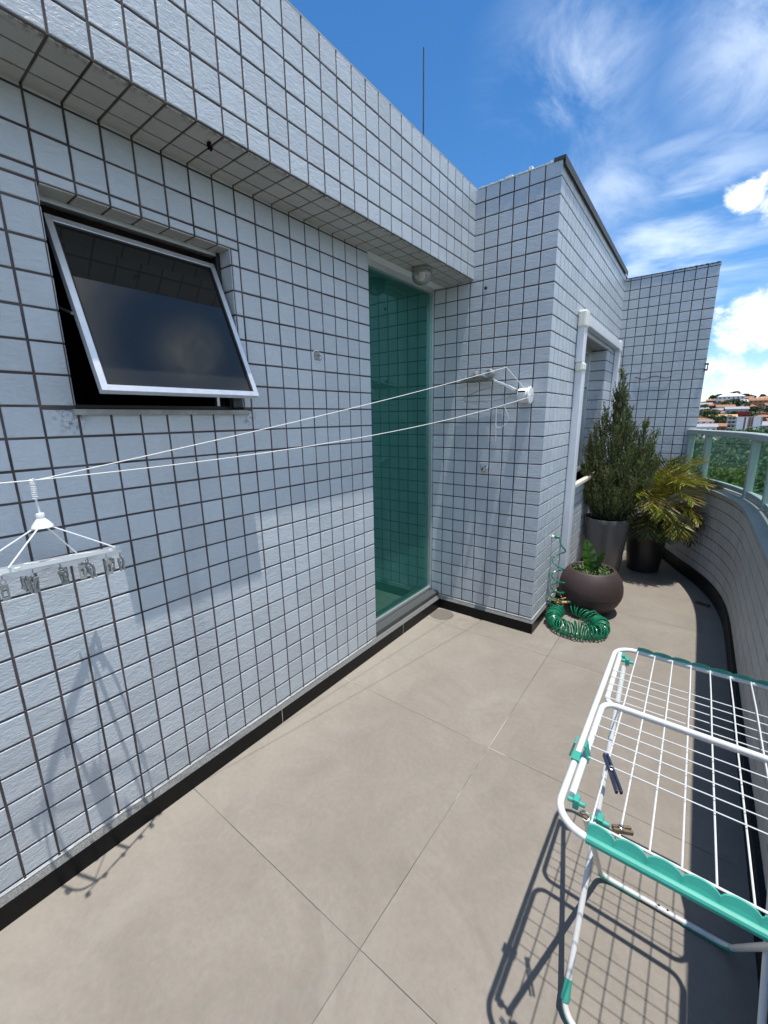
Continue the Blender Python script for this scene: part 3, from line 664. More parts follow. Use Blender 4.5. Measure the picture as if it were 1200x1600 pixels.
# terrace floor
fl = MB(); fl.add([(-0.15, YN, 0), (2.6, YN, 0), (2.6, 3.75, 0), (-0.15, 3.75, 0)], [(0, 1, 2, 3)])
tag(fl.build('floor', 'floor'), None, None, None, 'structure')
sb2 = MB(); sb2.box((-3.3, YN, -3.0), (2.30, 3.7, -0.51)); sb2.box((0.0, YN, -0.5), (2.28, 3.7, -0.012))
tag(sb2.build('floor_slab', 'cement'), None, None, None, 'structure')

# ------------------------------------------------------------------ parapet, coping, railing
ctl = [(2.046, -4.3), (2.046, -2.0), (2.046, 0.0), (2.046, 1.2), (2.044, 1.7), (2.030, 2.03), (1.990, 2.33), (1.920, 2.62), (1.815, 2.90), (1.675, 3.20), (1.50, 3.62)]
PATH = smooth_path([(x, y, 0) for x, y in ctl], 14)
SL = [0.0]
for i in range(1, len(PATH)): SL.append(SL[-1] + (PATH[i] - PATH[i - 1]).length)
TOT = SL[-1]
SLA = np.array(SL); PX = np.array([p.x for p in PATH]); PY = np.array([p.y for p in PATH])
def at(s, off=0.0, z=0.0):
    s = min(max(s, 0), TOT)
    x, y = np.interp(s, SLA, PX), np.interp(s, SLA, PY)
    e = 0.02; x1, y1 = np.interp(s + e, SLA, PX), np.interp(s + e, SLA, PY); x0, y0 = np.interp(s - e, SLA, PX), np.interp(s - e, SLA, PY)
    t = Vector((x1 - x0, y1 - y0, 0)).normalized()
    return Vector((x + t.y * off, y - t.x * off, z))
def tang(s): return (at(s + .01) - at(s - .01)).normalized()
def sweep(mb, prof, s0, s1, step=0.05, mi=0):
    ss = list(np.arange(s0, s1, step)) + [s1]; n = len(prof); o = len(mb.v)
    for s in ss:
        for off, z in prof: mb.v.append(tuple(at(s, off, z)))
    for i in range(len(ss) - 1):
        for k in range(n):
            mb.f.append([o + i * n + k, o + i * n + (k + 1) % n, o + (i + 1) * n + (k + 1) % n, o + (i + 1) * n + k]); mb.m.append(mi); mb.uv.append(None)
    mb.f.append([o + k for k in range(n)]); mb.m.append(mi); mb.uv.append(None)
    mb.f.append([o + (len(ss) - 1) * n + k for k in range(n)][::-1]); mb.m.append(mi); mb.uv.append(None)
CZ = 0.965
para = thing('parapet_wall', 'low curved tiled parapet wall carrying the glass railing', 'wall', (2.15, 0, 0))
mb = MB()
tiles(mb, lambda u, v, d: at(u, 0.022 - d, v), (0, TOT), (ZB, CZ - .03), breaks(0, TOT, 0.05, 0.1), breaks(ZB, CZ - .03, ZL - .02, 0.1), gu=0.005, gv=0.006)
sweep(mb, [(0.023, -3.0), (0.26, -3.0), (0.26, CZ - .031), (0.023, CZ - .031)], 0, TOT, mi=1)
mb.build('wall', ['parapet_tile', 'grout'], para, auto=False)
mb = MB(); sweep(mb, [(0.0, -0.01), (0.022, -0.01), (0.022, 0.131), (0.0, 0.128)], 0, TOT); mb.build('skirting', 'granite', para)
mb = MB(); sweep(mb, [(0.0, CZ - .030), (0.285, CZ - .030), (0.285, CZ - .004), (0.281, CZ), (0.004, CZ), (0.0, CZ - .004)], 0, TOT); mb.build('coping', 'coping', para, smooth=True)

rail = thing('glass_railing', 'pale green metal railing with tinted glass panels along the parapet', 'railing', (2.2, 0, CZ))
mb = MB(); sweep(mb, [(0.085, 1.452), (0.165, 1.452), (0.165, 1.497), (0.158, 1.503), (0.092, 1.503), (0.085, 1.497)], 0, TOT - .0, .08); mb.build('handrail', 'rail', rail)
posts_s = []
def near_s(x, y):
    best = min(np.arange(0, TOT, .01), key=lambda s: (at(s, .12).x - x) ** 2 + (at(s, .12).y - y) ** 2); return float(best)
ps = [near_s(1.64, 3.60), near_s(1.90, 3.30), near_s(2.08, 2.45), near_s(2.15, 1.90)]
s = ps[-1]
while s > .9: s -= .78; ps.append(s)
for s in ps:
    t = tang(s); nv = Vector((t.y, -t.x, 0))
    mb = MB(); mb.obox(at(s, .120, (CZ + 1.452) / 2), [t, nv, (0, 0, 1)], (.021, .027, (1.452 - CZ) / 2 - .0005)); mb.build('post', 'rail', rail, bevel=.003)
pss = sorted(ps)
for a, b in zip(pss[:-1], pss[1:]):
    mb = MB(); sweep(mb, [(0.121, CZ + .055), (0.127, CZ + .055), (0.127, 1.451), (0.121, 1.451)], a + .0215, b - .0215, .06); mb.build('glass_panel', 'rail_glass', rail)
    mb = MB(); sweep(mb, [(0.108, CZ + .018), (0.142, CZ + .018), (0.142, CZ + .058), (0.108, CZ + .058)], a + .0215, b - .0215, .06); mb.build('bottom_channel', 'rail', rail)

# ------------------------------------------------------------------ small things on the walls
lamp = thing('ceiling_lamp', 'round dusty glass globe lamp under the tiled overhang above the door', 'lamp', (0.095, 0.46, BZ0))
mb = MB(); mb.lathe([(0.001, -.002), (0.068, -.002), (0.071, -.007), (0.071, -.014), (0.062, -.019), (0.001, -.019)], (0.095, .46, BZ0 - .004), 40); mb.build('base', 'grey_plastic', lamp, smooth=True)
mb = MB(); mb.lathe([(0.061, -.018), (0.068, -.034), (0.067, -.055), (0.056, -.078), (0.033, -.093), (0.001, -.098)], (0.095, .46, BZ0 - .004), 40); mb.build('globe', 'globe_glass', lamp, smooth=True)
mb = MB(); mb.lathe([(0.001, -.02), (0.018, -.024), (0.024, -.045), (0.016, -.066), (0.001, -.072)], (0.095, .46, BZ0 - .004), 20); mb.build('bulb', 'white_plastic', lamp, smooth=True)

ns = MB(); nr_ = random.Random(2)
for k in range(14): ns.lathe([(0, -.004), (.003, -.003), (.0042, 0), (.003, .003), (0, .004)], (0.181 + nr_.gauss(0, .005), -1.114 + nr_.gauss(0, .008), BZ0 - .008 - abs(nr_.gauss(0, .004))), 8)
tag(ns.build('insect_nest', 'soil', smooth=True), 'tiny dark insect nest stuck under the tiled overhang above the window', 'insect nest')
ant = thing('antenna', 'thin dark lightning rod rising above the tiled overhang', 'rod', (-0.45, 1.36, 3.08))
mb = MB(); mb.tube([(-0.45, 1.357, 3.08), (-0.45, 1.35, 4.58)], [.0075, .005], 8); mb.build('mast', 'dark_metal', ant, smooth=True)
mb = MB(); mb.lathe([(0.0, 0), (.04, 0), (.04, .01), (.015, .02), (.012, .06), (0, .06)], (-.45, 1.357, 3.08), 16); mb.build('base', 'dark_metal', ant)

# hook plate on the long wall
hk = thing('wall_hook', 'small dark screw hook plate on the long tiled wall left of the door', 'hook', (0.0, -0.462, 2.0))
mb = MB(); mb.box((.0046, -.482, 1.984), (.009, -.442, 2.026)); mb.build('plate', 'grey_plastic', hk, bevel=.003)
mb = MB(); mb.tube([(.009, -.462, 2.006), (.028, -.462, 2.006)] + [(.028 + .013 * math.sin(a), -.462, 2.006 - .013 + .013 * math.cos(a)) for a in np.linspace(.2, 4.2, 12)], .0035, 6); mb.build('hook', 'steel', hk, smooth=True)
mb = MB(); mb.tube([(.0047, -.462 + .027 * math.cos(a), 2.004 + .029 * math.sin(a)) for a in np.linspace(0, 6.28, 24)[:-1]], .003, 5, closed=True); mb.build('sealant', 'white_plastic', hk)

# mixer-like tap on the projecting wall
tp = thing('wall_valve', 'small metal valve with lever on the projecting tiled wall', 'valve', (0.39, YB, 1.276))
mb = MB(); mb.lathe([(0, 0), (.022, 0), (.022, .006), (.012, .010), (.012, .030), (.016, .032), (.016, .045), (0, .047)], (.402, YB - .005, 1.276), 20, axis=(0, -1, 0)); mb.build('body', 'steel', tp, smooth=True)
mb = MB(); mb.obox((.372, YB - .018, 1.282), [(.35, 0, -1), (0, 1, 0), (1, 0, .35)], (.030, .006, .005)); mb.build('lever', 'steel', tp, bevel=.002)

# line reel
reel = thing('clothesline_reel', 'white round clothesline reel mounted on the projecting tiled wall', 'clothesline reel', (0.70, YB, 1.805))
mb = MB()
mb.lathe([(0, 0), (.048, 0), (.050, .004), (.050, .060), (.046, .066), (0, .066)], (.655, YB - .062, 1.812), 36, axis=(1, 0, 0)); mb.box((.665, YB - .016, 1.775), (.712, YB - .005, 1.85)); mb.build('housing', 'white_plastic', reel, smooth=True)
mb = MB(); mb.lathe([(0, 0), (.056, 0), (.058, .003), (.058, .012), (.054, .016), (.02, .018), (0, .018)], (.7225, YB - .062, 1.812), 36, axis=(1, 0, 0)); mb.build('disc', 'white_plastic', reel, smooth=True)
mb = MB(); mb.box((.662, YB - .1135, 1.83), (.712, YB - .1105, 1.842)); mb.build('slot', 'black', reel)
mb = MB(); mb.tube([(.741, YB - .062, 1.812), (.790, YB - .075, 1.815)], .004, 6); mb.build('crank', 'steel', reel)

# two-knob bracket
bk = thing('wall_bracket', 'small grey flat bracket with two round knobs beside the line reel', 'bracket', (0.36, YB, 1.95))
mb = MB()
outl = [(-.150, -.012), (-.02, .022), (.06, .018), (.125, -.010), (.10, -.022), (-.145, -.022)]
v = [(.335 + x, YB - .020 - (.0 if k else .125 * (1 - abs(x) / .24)), 1.945 + z) for k in (0, 1) for x, z in outl]
n = len(outl); mb.add(v, [list(range(n)), list(range(2 * n - 1, n - 1, -1))] + [(i, (i + 1) % n, n + (i + 1) % n, n + i) for i in range(n)]); mb.build('plate', 'grey_plastic', bk, bevel=.003)
mb = MB(); mb.lathe([(0, 0), (.029, 0), (.032, .005), (.032, .038), (.027, .044), (.012, .044), (.011, .037), (0, .037)], (.442, YB - .052, 1.973), 24, axis=(-.25, -1, .1)); mb.build('knob', 'grey_plastic', bk, smooth=True)
mb = MB(); mb.lathe([(0, 0), (.022, 0), (.023, .034), (.019, .039), (0, .039)], (.318, YB - .050, 1.960), 20); mb.build('knob', 'grey_plastic', bk, smooth=True)
mb = MB(); mb.obox((.505, YB - .045, 1.908), [(1, 0, -.42), (0, 1, 0), (.42, 0, 1)], (.052, .007, .0075)); mb.obox((.592, YB - .05, 1.868), [(1, 0, -.5), (0, 1, 0), (.5, 0, 1)], (.036, .012, .009)); mb.build('arm', 'white_plastic', bk, bevel=.002)
mb = MB(); mb.tube([(.615, YB - .05, 1.855)] + [(.618 + .016 * math.cos(a), YB - .05, 1.842 + .016 * math.sin(a)) for a in np.linspace(1.4, -2.2, 12)], .003, 6); mb.build('hook', 'black', bk)
mb = MB(); mb.tube(smooth_path([(.56, YB - .03, 1.895), (.40, YB - .02, 1.88), (.235, YB - .015, 1.83), (.215, YB - .012, 1.79), (.36, YB - .012, 1.785), (.54, YB - .012, 1.80), (.60, YB - .03, 1.835)], 8), .0022, 5); mb.build('wire', 'grey_plastic', bk)

sh = thing('drill_hole_plug', 'tiny dark wall plug high on the projecting tiled wall', 'wall plug', (.35, YB, 2.573))
mb = MB(); mb.lathe([(0, 0), (.011, 0), (.011, .004), (.006, .007), (0, .006)], (.35, YB - .005, 2.573), 14, axis=(0, -1, 0)); mb.build('plug', 'black', sh)

# conduit round the second window
pipe = thing('drain_pipe', 'white square plastic pipe running up and around the second window', 'pipe', (0.86, 1.66, 0.1))
PXa = XC + .006
mb = MB(); mb.box((PXa, 1.63, .14), (PXa + .060, 1.735, 2.03)); mb.build('lower_pipe', 'pvc', pipe, bevel=.006)
mb = MB(); mb.box((PXa + .001, 1.605, 2.085), (PXa + .056, 1.70, 2.36)); mb.build('upper_pipe', 'pvc', pipe, bevel=.006)
mb = MB(); mb.box((PXa - .001, 1.61, 2.015), (PXa + .066, 1.735, 2.09)); mb.build('joint', 'pvc_cream', pipe, bevel=.018)
mb = MB(); mb.box((PXa - .001, 1.59, 2.345), (PXa + .066, 1.71, 2.475)); mb.build('elbow', 'pvc_cream', pipe, bevel=.016)
mb = MB(); mb.box((PXa + .001, 1.70, 2.375), (PXa + .056, 3.36, 2.452)); mb.build('top_pipe', 'pvc', pipe, bevel=.006)
mb = MB(); mb.box((PXa - .001, 3.345, 2.355), (PXa + .064, 3.455, 2.470)); mb.build('elbow', 'pvc', pipe, bevel=.012)
mb = MB(); mb.box((PXa + .001, 3.36, .14), (PXa + .056, 3.445, 2.36)); mb.build('return_pipe', 'pvc', pipe, bevel=.006)
cb = MB(); cb.tube(smooth_path([(1.03, YF - .008, 2.09), (1.12, YF - .012, 2.06), (1.22, YF - .012, 2.085), (1.33, YF - .012, 2.06), (1.38, YF - .009, 2.075)], 8), .0035, 5)
tag(cb.build('loose_cable', 'black'), 'short thin black cable sagging across the tiled end wall', 'cable')
lp = MB(); lp.box((XE - .005, YF - .02, 2.17), (XE + .028, YF + .01, 2.185)); lp.box((XE - .005, YF - .02, 2.11), (XE + .024, YF + .01, 2.125)); lp.tube([(XE + .02, YF - .005, 2.185), (XE + .02, YF - .005, 2.11)], .005, 6)
tag(lp.build('edge_clamp', 'black'), 'small black clamp on the outer edge of the tiled end wall', 'clamp')

# ------------------------------------------------------------------ clip hanger on its line
HK = Vector((0.20, -1.800, 1.512))
han = thing('clip_hanger', 'white hanging clothes dryer with many small clips, hanging at the left edge', 'clip hanger', HK)
mb = MB()
sp_ = [(HK + Vector((0.0055 * math.cos(a), .0055 * math.sin(a) - .003, .008 - a * 0.0009))) for a in np.linspace(0, 2 * math.pi * 10, 110)]
mb.tube(sp_, .0022, 6)
mb.tube([HK + Vector((0, -.003, -.045)), HK + Vector((0, .000, -.095))], .003, 6); mb.build('hook', 'white_plastic', han, smooth=True)
hub = HK + Vector((0, .000, -.118))
mb = MB(); mb.lathe([(0, .026), (.009, .026), (.011, .021), (.010, .010), (.018, .000), (.025, -.010), (.027, -.016), (.024, -.017), (0, -.012)], hub, 28); mb.build('hub', 'white_plastic', han, smooth=True)
hv = Vector((.974, -.224, 0)); pv = Vector((.224, .974, 0)); th_ = R(33)
e1 = pv * math.cos(th_) - hv * math.sin(th_); e2 = hv * math.cos(th_) + pv * math.sin(th_)
cen = hub + Vector((0, -.005, -.122))
TLT = .225
def rp(a, b, z=0.0):
    p = e1 * a + e2 * b; return cen + p + Vector((0, 0, TLT * p.dot(hv) + z))
HL, HW = .182, .098
def oval(n=56, k=1.0):
    out = []
    for i in range(n):
        a = 2 * math.pi * i / n; ca, sa = math.cos(a), math.sin(a)
        out.append((HL * k * math.copysign(abs(ca) ** .55, ca), HW * k * math.copysign(abs(sa) ** .55, sa)))
    return out
mb = MB(); ov = oval(); n = len(ov)
for (z0, z1, k0, k1) in ((-.005, .0065, 1.0, .955),):
    v = [rp(a * k0, b * k0, z0) for a, b in ov] + [rp(a * k0, b * k0, z1) for a, b in ov] + [rp(a * k1, b * k1, z1) for a, b in ov] + [rp(a * k1, b * k1, z0) for a, b in ov]
    fs = [(q * n + i, q * n + (i + 1) % n, ((q + 1) % 4) * n + (i + 1) % n, ((q + 1) % 4) * n + i) for q in range(4) for i in range(n)]
    mb.add(v, fs)
for k in (-.13, 0, .13):
    mb.obox(rp(k, 0, .0), [e2 + Vector((0, 0, TLT * e2.dot(hv))), e1, (0, 0, 1)], (HW * .97, .006, .004))
mb.build('ring', 'white_plastic', han, smooth=True)
mb = MB()                       # scalloped flaps below the near side
for sgn in (1, -1):
    N = 40; top = []; bot = []
    for i in range(N + 1):
        a = -HL * .93 + 2 * HL * .93 * i / N
        top.append(rp(a, sgn * HW * .955, -.006)); bot.append(rp(a, sgn * HW * .93, -.008 - .014 * abs(math.sin((a / (HL * .93) + 1) * 1.5 * math.pi))))
    v = top + bot + [p - e2 * sgn * .003 for p in top] + [p - e2 * sgn * .003 for p in bot]; m_ = N + 1
    fs = []
    for i in range(N): fs += [(i, i + 1, m_ + i + 1, m_ + i), (2 * m_ + i + 1, 2 * m_ + i, 3 * m_ + i, 3 * m_ + i + 1), (m_ + i, m_ + i + 1, 3 * m_ + i + 1, 3 * m_ + i)]
    mb.add(v, fs)
mb.build('flap', 'white_plastic', han)
for a, b in ((-HL * .82, HW * .9), (HL * .82, HW * .9), (-HL * .82, -HW * .9), (HL * .82, -HW * .9)):
    mb = MB(); d_ = rp(a, b, .008); mb.tube([hub + (d_ - hub).normalized() * .024 + Vector((0, 0, -.004)), d_], .0022, 6); mb.build('strut', 'white_plastic', han)
def clip_mesh(mb, p, yaw, lean):
    q = Matrix.Rotation(yaw, 3, 'Z') @ Matrix.Rotation(lean, 3, 'X')
    def T(x, y, z): return p + q @ (Vector((x, y, z)) * 0.98)
    mb.tube([p, T(0, 0, -.012)], .0014, 5)
    mb.tube([T(.006 * math.cos(a), 0, -.017 + .006 * math.sin(a)) for a in np.linspace(0, 6.28, 12)[:-1]], .0015, 5, closed=True)
    for s in (-1, 1):
        for x in (-.006, .006):
            mb.tube([T(x, s * .004, -.024), T(x, s * .007, -.036), T(x, s * .0035, -.060), T(x, s * .005, -.066)], .0022, 5)
        mb.obox(T(0, s * .006, -.028), [q @ Vector((1, 0, 0)), q @ Vector((0, 1, 0)), q @ Vector((0, 0, 1))], (.008, .0018, .005))
        mb.obox(T(0, s * .0045, -.063), [q @ Vector((1, 0, 0)), q @ Vector((0, 1, 0)), q @ Vector((0, 0, 1))], (.008, .0022, .004))
    mb.tube([T(-.008, 0, -.040), T(.008, 0, -.040)], .003, 6)
rc_ = random.Random(3)
cl = [(-.17, .093), (-.10, .093), (-.03, .093), (.05, .093), (.11, .093), (.165, .085), (.18, .02), (-.17, -.093), (-.10, -.093), (-.01, -.093), (.10, -.093), (.165, -.085), (-.18, 0), (-.06, .0), (.08, .02)]
for a, b in cl:
    mb = MB(); clip_mesh(mb, rp(a, b, -.008), rc_.uniform(0, 6.28), rc_.uniform(-.22, .22)); mb.build('clip', 'clip_plastic', han, smooth=True)

# clothesline: two strands from reel and wall eye to the hook, and on to the left
LE = HK + Vector((0, .010, .004))
ln = MB()
def sag(a, b, s, n=28):
    a = Vector(a); b = Vector(b); return [a.lerp(b, t) - Vector((0, 0, s * 4 * t * (1 - t))) for t in np.linspace(0, 1, n)]
EYE = Vector((.553, YB - .06, 2.012))
ln.tube(sag((.735, YB - .085, 1.82), EYE, 0.002, 6), .0017, 5); ln.tube(sag(EYE, LE, .018), .0015, 5)
ln.tube(sag((.742, YB - .13, 1.795), LE, .055), .0015, 5)
ln.tube(sag(LE, (.26, -3.95, 1.70), .04), .0017, 5)
ln.tube(smooth_path([(.60, YB - .20, 1.745), (.63, YB - .18, 1.66), (.585, YB - .18, 1.60), (.545, YB - .2, 1.615), (.553, YB - .21, 1.725)], 6), .0015, 5); ln.tube([(.553, YB - .21, 1.73), (.556, YB - .21, 1.50)], .0015, 5)
tag(ln.build('clothesline', 'cord', smooth=True), 'two thin white cords stretched along the tiled wall from reel to hanger', 'clothesline')
ey = MB(); ey.tube([EYE + Vector((0, .06 - .005, 0)), EYE + Vector((0, .006, 0))], .0025, 6); ey.tube([EYE + Vector((.006 * math.cos(a), .0, .006 * math.sin(a))) for a in np.linspace(0, 6.28, 14)[:-1]], .0016, 5, closed=True)
tag(ey.build('eye_screw', 'steel'), 'tiny steel eye screw guiding the upper cord on the tiled wall', 'eye screw')

# ------------------------------------------------------------------ folding clothes rack
RX0, RX1, RY0, RY1, RZ = 1.558, 2.034, -1.365, -0.535, 0.845
rack = thing('drying_rack', 'white wire folding clothes rack with teal scalloped ends by the parapet', 'clothes rack', ((RX0 + RX1) / 2, -0.95, 0))
def rrect(x0, x1, y0, y1, z, r, n=8):
    out = []
    for cx, cy, a0 in ((x1 - r, y0 + r, -90), (x1 - r, y1 - r, 0), (x0 + r, y1 - r, 90), (x0 + r, y0 + r, 180)):
        for k in range(n + 1):
            a = R(a0 + 90 * k / n); out.append((cx + r * math.cos(a), cy + r * math.sin(a), z))
    return out
mb = MB(); mb.tube(rrect(RX0, RX1, RY0, RY1, RZ, .062, 10), .0078, 12, closed=True); mb.build('outer_frame', 'white_metal', rack, smooth=True)
def wing(yo, yi, zo, zi, r=.036):
    xl, xr = RX0 + .0195, RX1 - .0195; sg = 1 if yi > yo else -1
    P = [(xl, yo, zo)]
    for k in range(9):
        a = math.pi / 2 * k / 8
        P.append((xl + r - r * math.cos(a), yi - sg * r + sg * r * math.sin(a), zi))
    for k in range(9):
        a = math.pi / 2 * k / 8
        P.append((xr - r + r * math.sin(a), yi - sg * r + sg * r * math.cos(a), zi))
    P.append((xr, yo, zo)); return P
mb = MB(); mb.tube(wing(-1.295, -.922, .860, .862), .0078, 12); mb.build('near_wing_frame', 'white_metal', rack, smooth=True)
mb = MB(); mb.tube(wing(-.605, -.878, .856, .828), .0078, 12); mb.build('far_wing_frame', 'white_metal', rack, smooth=True)
for i, y in enumerate([-.717, -.752, -.789, -.823, -.859, -1.000, -1.043, -1.087, -1.130, -1.172]):
    z = .868 if y < -.9 else .862 - (-.60 - y) * .085
    mb = MB(); mb.tube([(RX0 + .014, y, z), (1.79, y + random.uniform(-.001, .001), z - .001), (RX1 - .014, y, z)], .0014, 6); mb.build('cross_wire', 'white_metal', rack, smooth=True)
wx = [1.625 + .0505 * k for k in range(8)]
for x in wx:
    mb = MB(); mb.tube([(x, RY1, RZ + .006), (x, -.70, .858), (x, -.90, .853), (x, -1.343, .861)], .0019, 6); mb.build('long_wire', 'white_metal', rack, smooth=True)
mb = MB(); mb.tube([(1.622, -1.343, .8625), (2.0, -1.343, .8625)], .0026, 6); mb.build('end_wire', 'white_metal', rack, smooth=True)
def scallop(ysign, yb):
    mb = MB(); xs0, xs1 = 1.622, 1.975; per = .0535; N = 132
    base, top, b2, t2 = [], [], [], []
    for i in range(N + 1):
        x = xs0 + (xs1 - xs0) * i / N
        ph = ((x - xs0 + .006) / per) % 1.0
        h = .022 + .013 * math.sqrt(max(0, 1 - (2 * ph - 1) ** 2))
        cy, cz = math.sin(R(32)) * -ysign, math.cos(R(32))
        zb0 = RZ - (.006 if ysign < 0 else .013); base.append((x, yb, zb0)); top.append((x, yb + cy * h, zb0 + cz * (h + .010)))
        b2.append((x, yb - ysign * .0025, zb0)); t2.append((x, yb + cy * h - ysign * -.0022, zb0 + cz * (h + .010) - .0014))
    m = N + 1; v = base + top + b2 + t2; fs = []
    for i in range(N):
        fs += [(i, i + 1, m + i + 1, m + i), (2 * m + i, 3 * m + i, 3 * m + i + 1, 2 * m + i + 1), (m + i, m + i + 1, 3 * m + i + 1, 3 * m + i), (i, 2 * m + i, 2 * m + i + 1, i + 1)]
    fs += [(0, m, 3 * m, 2 * m), (N, 2 * m + N, 3 * m + N, m + N)]
    mb.add(v, fs)
    if ysign < 0: mb.tube([(xs0, RY0 - .001, RZ), (xs1, RY0 - .001, RZ)], .0098, 12)
    mb.build('scalloped_strip', 'teal', rack)
scallop(-1, RY0 - .0085); scallop(1, RY1 + .0085)
def leg(y_top, y_foot, xin):
    xl, xr = RX0 + xin, RX1 - xin; r = .05; zt, zf = .832, .0150
    d = Vector((0, y_foot - y_top, zf - zt)); L_ = d.length; d.normalize()
    A = Vector((xl, y_top, zt)); B = Vector((xr, y_top, zt)); P = [A]
    c = Vector((xl + r, y_top, zt)) + d * (L_ - r)
    for k in range(9):
        a = math.pi / 2 * k / 8; P.append(c + Vector((-r * math.cos(a), 0, 0)) + d * (r * math.sin(a)))
    c = Vector((xr - r, y_top, zt)) + d * (L_ - r)
    for k in range(9):
        a = math.pi / 2 * k / 8; P.append(c + Vector((r * math.sin(a), 0, 0)) + d * (r * math.cos(a)))
    P.append(B); return P, d
for yt, yf, xi, nm in ((-.635, -1.193, .036, 'leg_frame'), (-1.305, -.712, .052, 'leg_frame')):
    P, d = leg(yt, yf, xi)
    mb = MB(); mb.tube(P, .0085, 12); lf = mb.build(nm, 'white_metal', rack, smooth=True)
    for seg in (P[2:10] + [P[9] + Vector((.075, 0, 0))], [P[10] - Vector((.075, 0, 0))] + P[10:18]):
        mb = MB(); mb.tube([q_ + Vector((0, 0, -.0052)) for q_ in seg], .0094, 10); mb.build('foot_cap', 'teal', lf, smooth=True)
    if yf < -1:
        for q_ in (P[:2], P[-2:][::-1]):
            a_ = q_[1] + (q_[0] - q_[1]).normalized() * .045; mb = MB(); mb.tube([a_, q_[1], q_[1] + (q_[1] - a_) * .15], [.0092, .0125, .0125], 10); mb.build('foot_sleeve', 'teal', lf, smooth=True)
    for xx in (1.79, 1.815):
        mb = MB(); mb.lathe([(0, .0), (.0035, .0), (.0035, .0012), (0, .0012)], (xx, yf, .0150 + .0080), 10); mb.build('rivet_hole', 'black', lf)
# teal clips
def jaw(c, ax, parent=rack):
    mb = MB(); c = Vector(c)
    mb.obox(c, ax, (.006, .010, .012)); a0 = Vector(ax[0]).normalized(); a1 = Vector(ax[1]).normalized()
    mb.tube([c - a0 * .018, c + a0 * .018], .0055, 8); mb.build('clip', 'teal', parent, bevel=.0015)
for y in (-.618, -1.300):
    for x in (RX0 + .030, RX1 - .030):
        jaw((x, y, .852), [(1, 0, 0), (0, 1, 0), (0, 0, 1)])
for x in (RX0 + .080, RX1 - .080):
    jaw((x, -1.322, .855), [(1, 0, 0), (0, 1, 0), (0, 0, 1)]); jaw((RX0 + .045 if x < 1.7 else RX1 - .045, -.632, .850), [(1, 0, 0), (0, 1, 0), (0, 0, 1)])
for x in (RX0 + .006, RX1 - .006):     # open U latch
    mb = MB(); mb.box((x - .014, -1.185, .846), (x + .018, -1.155, .858))
    for s_ in (-1, 1): mb.obox((x + .002 + s_ * .0155, -1.168, .878), [(1, 0, .22 * s_), (0, 1, 0), (-.22 * s_, 0, 1)], (.0022, .014, .022))
    mb.build('latch', 'teal', rack, bevel=.001)

# pegs left on the rack
def peg(name, label, p0, p1, mat, open_=.012, wid=.006):
    p0, p1 = Vector(p0), Vector(p1); d = (p1 - p0).normalized(); L_ = (p1 - p0).length
    up = Vector((0, 0, 1)); up = (up - d * up.dot(d)).normalized(); sd = d.cross(up)
    t = thing(name, label, 'clothes peg', p0)
    for s_ in (-1, 1):
        mb = MB()
        for q0, q1 in ((0, .45), (.45, 1)):
            a = p0 + d * L_ * q0 + sd * s_ * (.0035 + open_ * .35 * q0); b = p0 + d * L_ * q1 + sd * s_ * (.0035 + open_ * .35 * q1)
            dd = (b - a).normalized(); mb.obox((a + b) / 2, [dd, dd.cross(up), up], ((b - a).length / 2, .0028, wid))
        mb.build('jaw', mat, t, bevel=.0012)
    mb = MB(); c = p0 + d * L_ * .42
    mb.tube([c + up * .0065 + d * (.0045 * math.cos(a)) + sd * (.0045 * math.sin(a)) for a in np.linspace(0, 6.28, 12)[:-1]], .0012, 5, closed=True); mb.build('spring', 'steel', t)
    return t
peg('clothes_peg', 'dark navy plastic clothes peg clipped to a rack wire', (1.618, -1.150, .876), (1.660, -1.232, .862), 'navy', .004, .0055)
peg('clothes_peg', 'weathered brown wooden clothes peg lying near the teal strip of the rack', (1.662, -1.336, .868), (1.694, -1.318, .866), 'wood', .004, .0045)
peg('clothes_peg', 'small light brown peg tip poking out beside the rack corner clip', (1.600, -1.330, .860), (1.618, -1.336, .863), 'wood', .001, .003)

# ------------------------------------------------------------------ potted plants
def soil_disc(mb, c, r, n=40):
    vs = [c + Vector((0, 0, .012))]; rr = random.Random(5)
    rings = 6
    for i in range(1, rings + 1):
        for k in range(n):
            a = 2 * math.pi * k / n; vs.append(c + Vector((r * i / rings * math.cos(a), r * i / rings * math.sin(a), rr.uniform(0, .014))))
    fs = [(0, 1 + k, 1 + (k + 1) % n) for k in range(n)]
    for i in range(rings - 1):
        for k in range(n):
            a = 1 + i * n; b = a + n; fs.append((a + k, b + k, b + (k + 1) % n, a + (k + 1) % n))
    mb.add(vs, fs)
BC = Vector((1.105, 1.63, 0))
bowl = thing('potted_plant', 'round brown bowl planter with a single glossy leafed young plant', 'potted plant', BC)
mb = MB(); mb.lathe([(0, .004), (.130, .004), (.150, .012), (.150, .020), (.188, .052), (.222, .095), (.244, .145), (.252, .178), (.2525, .184), (.2515, .188), (.253, .20), (.250, .245), (.236, .300), (.212, .345), (.186, .376), (.180, .382), (.171, .384), (.162, .378), (.160, .362), (.18, .30), (0, .30)], BC, 72); mb.build('pot', 'brown_pot', bowl, smooth=True)
mb = MB(); soil_disc(mb, BC + Vector((0, 0, .335)), .180); mb.build('soil', 'soil', bowl, smooth=True)
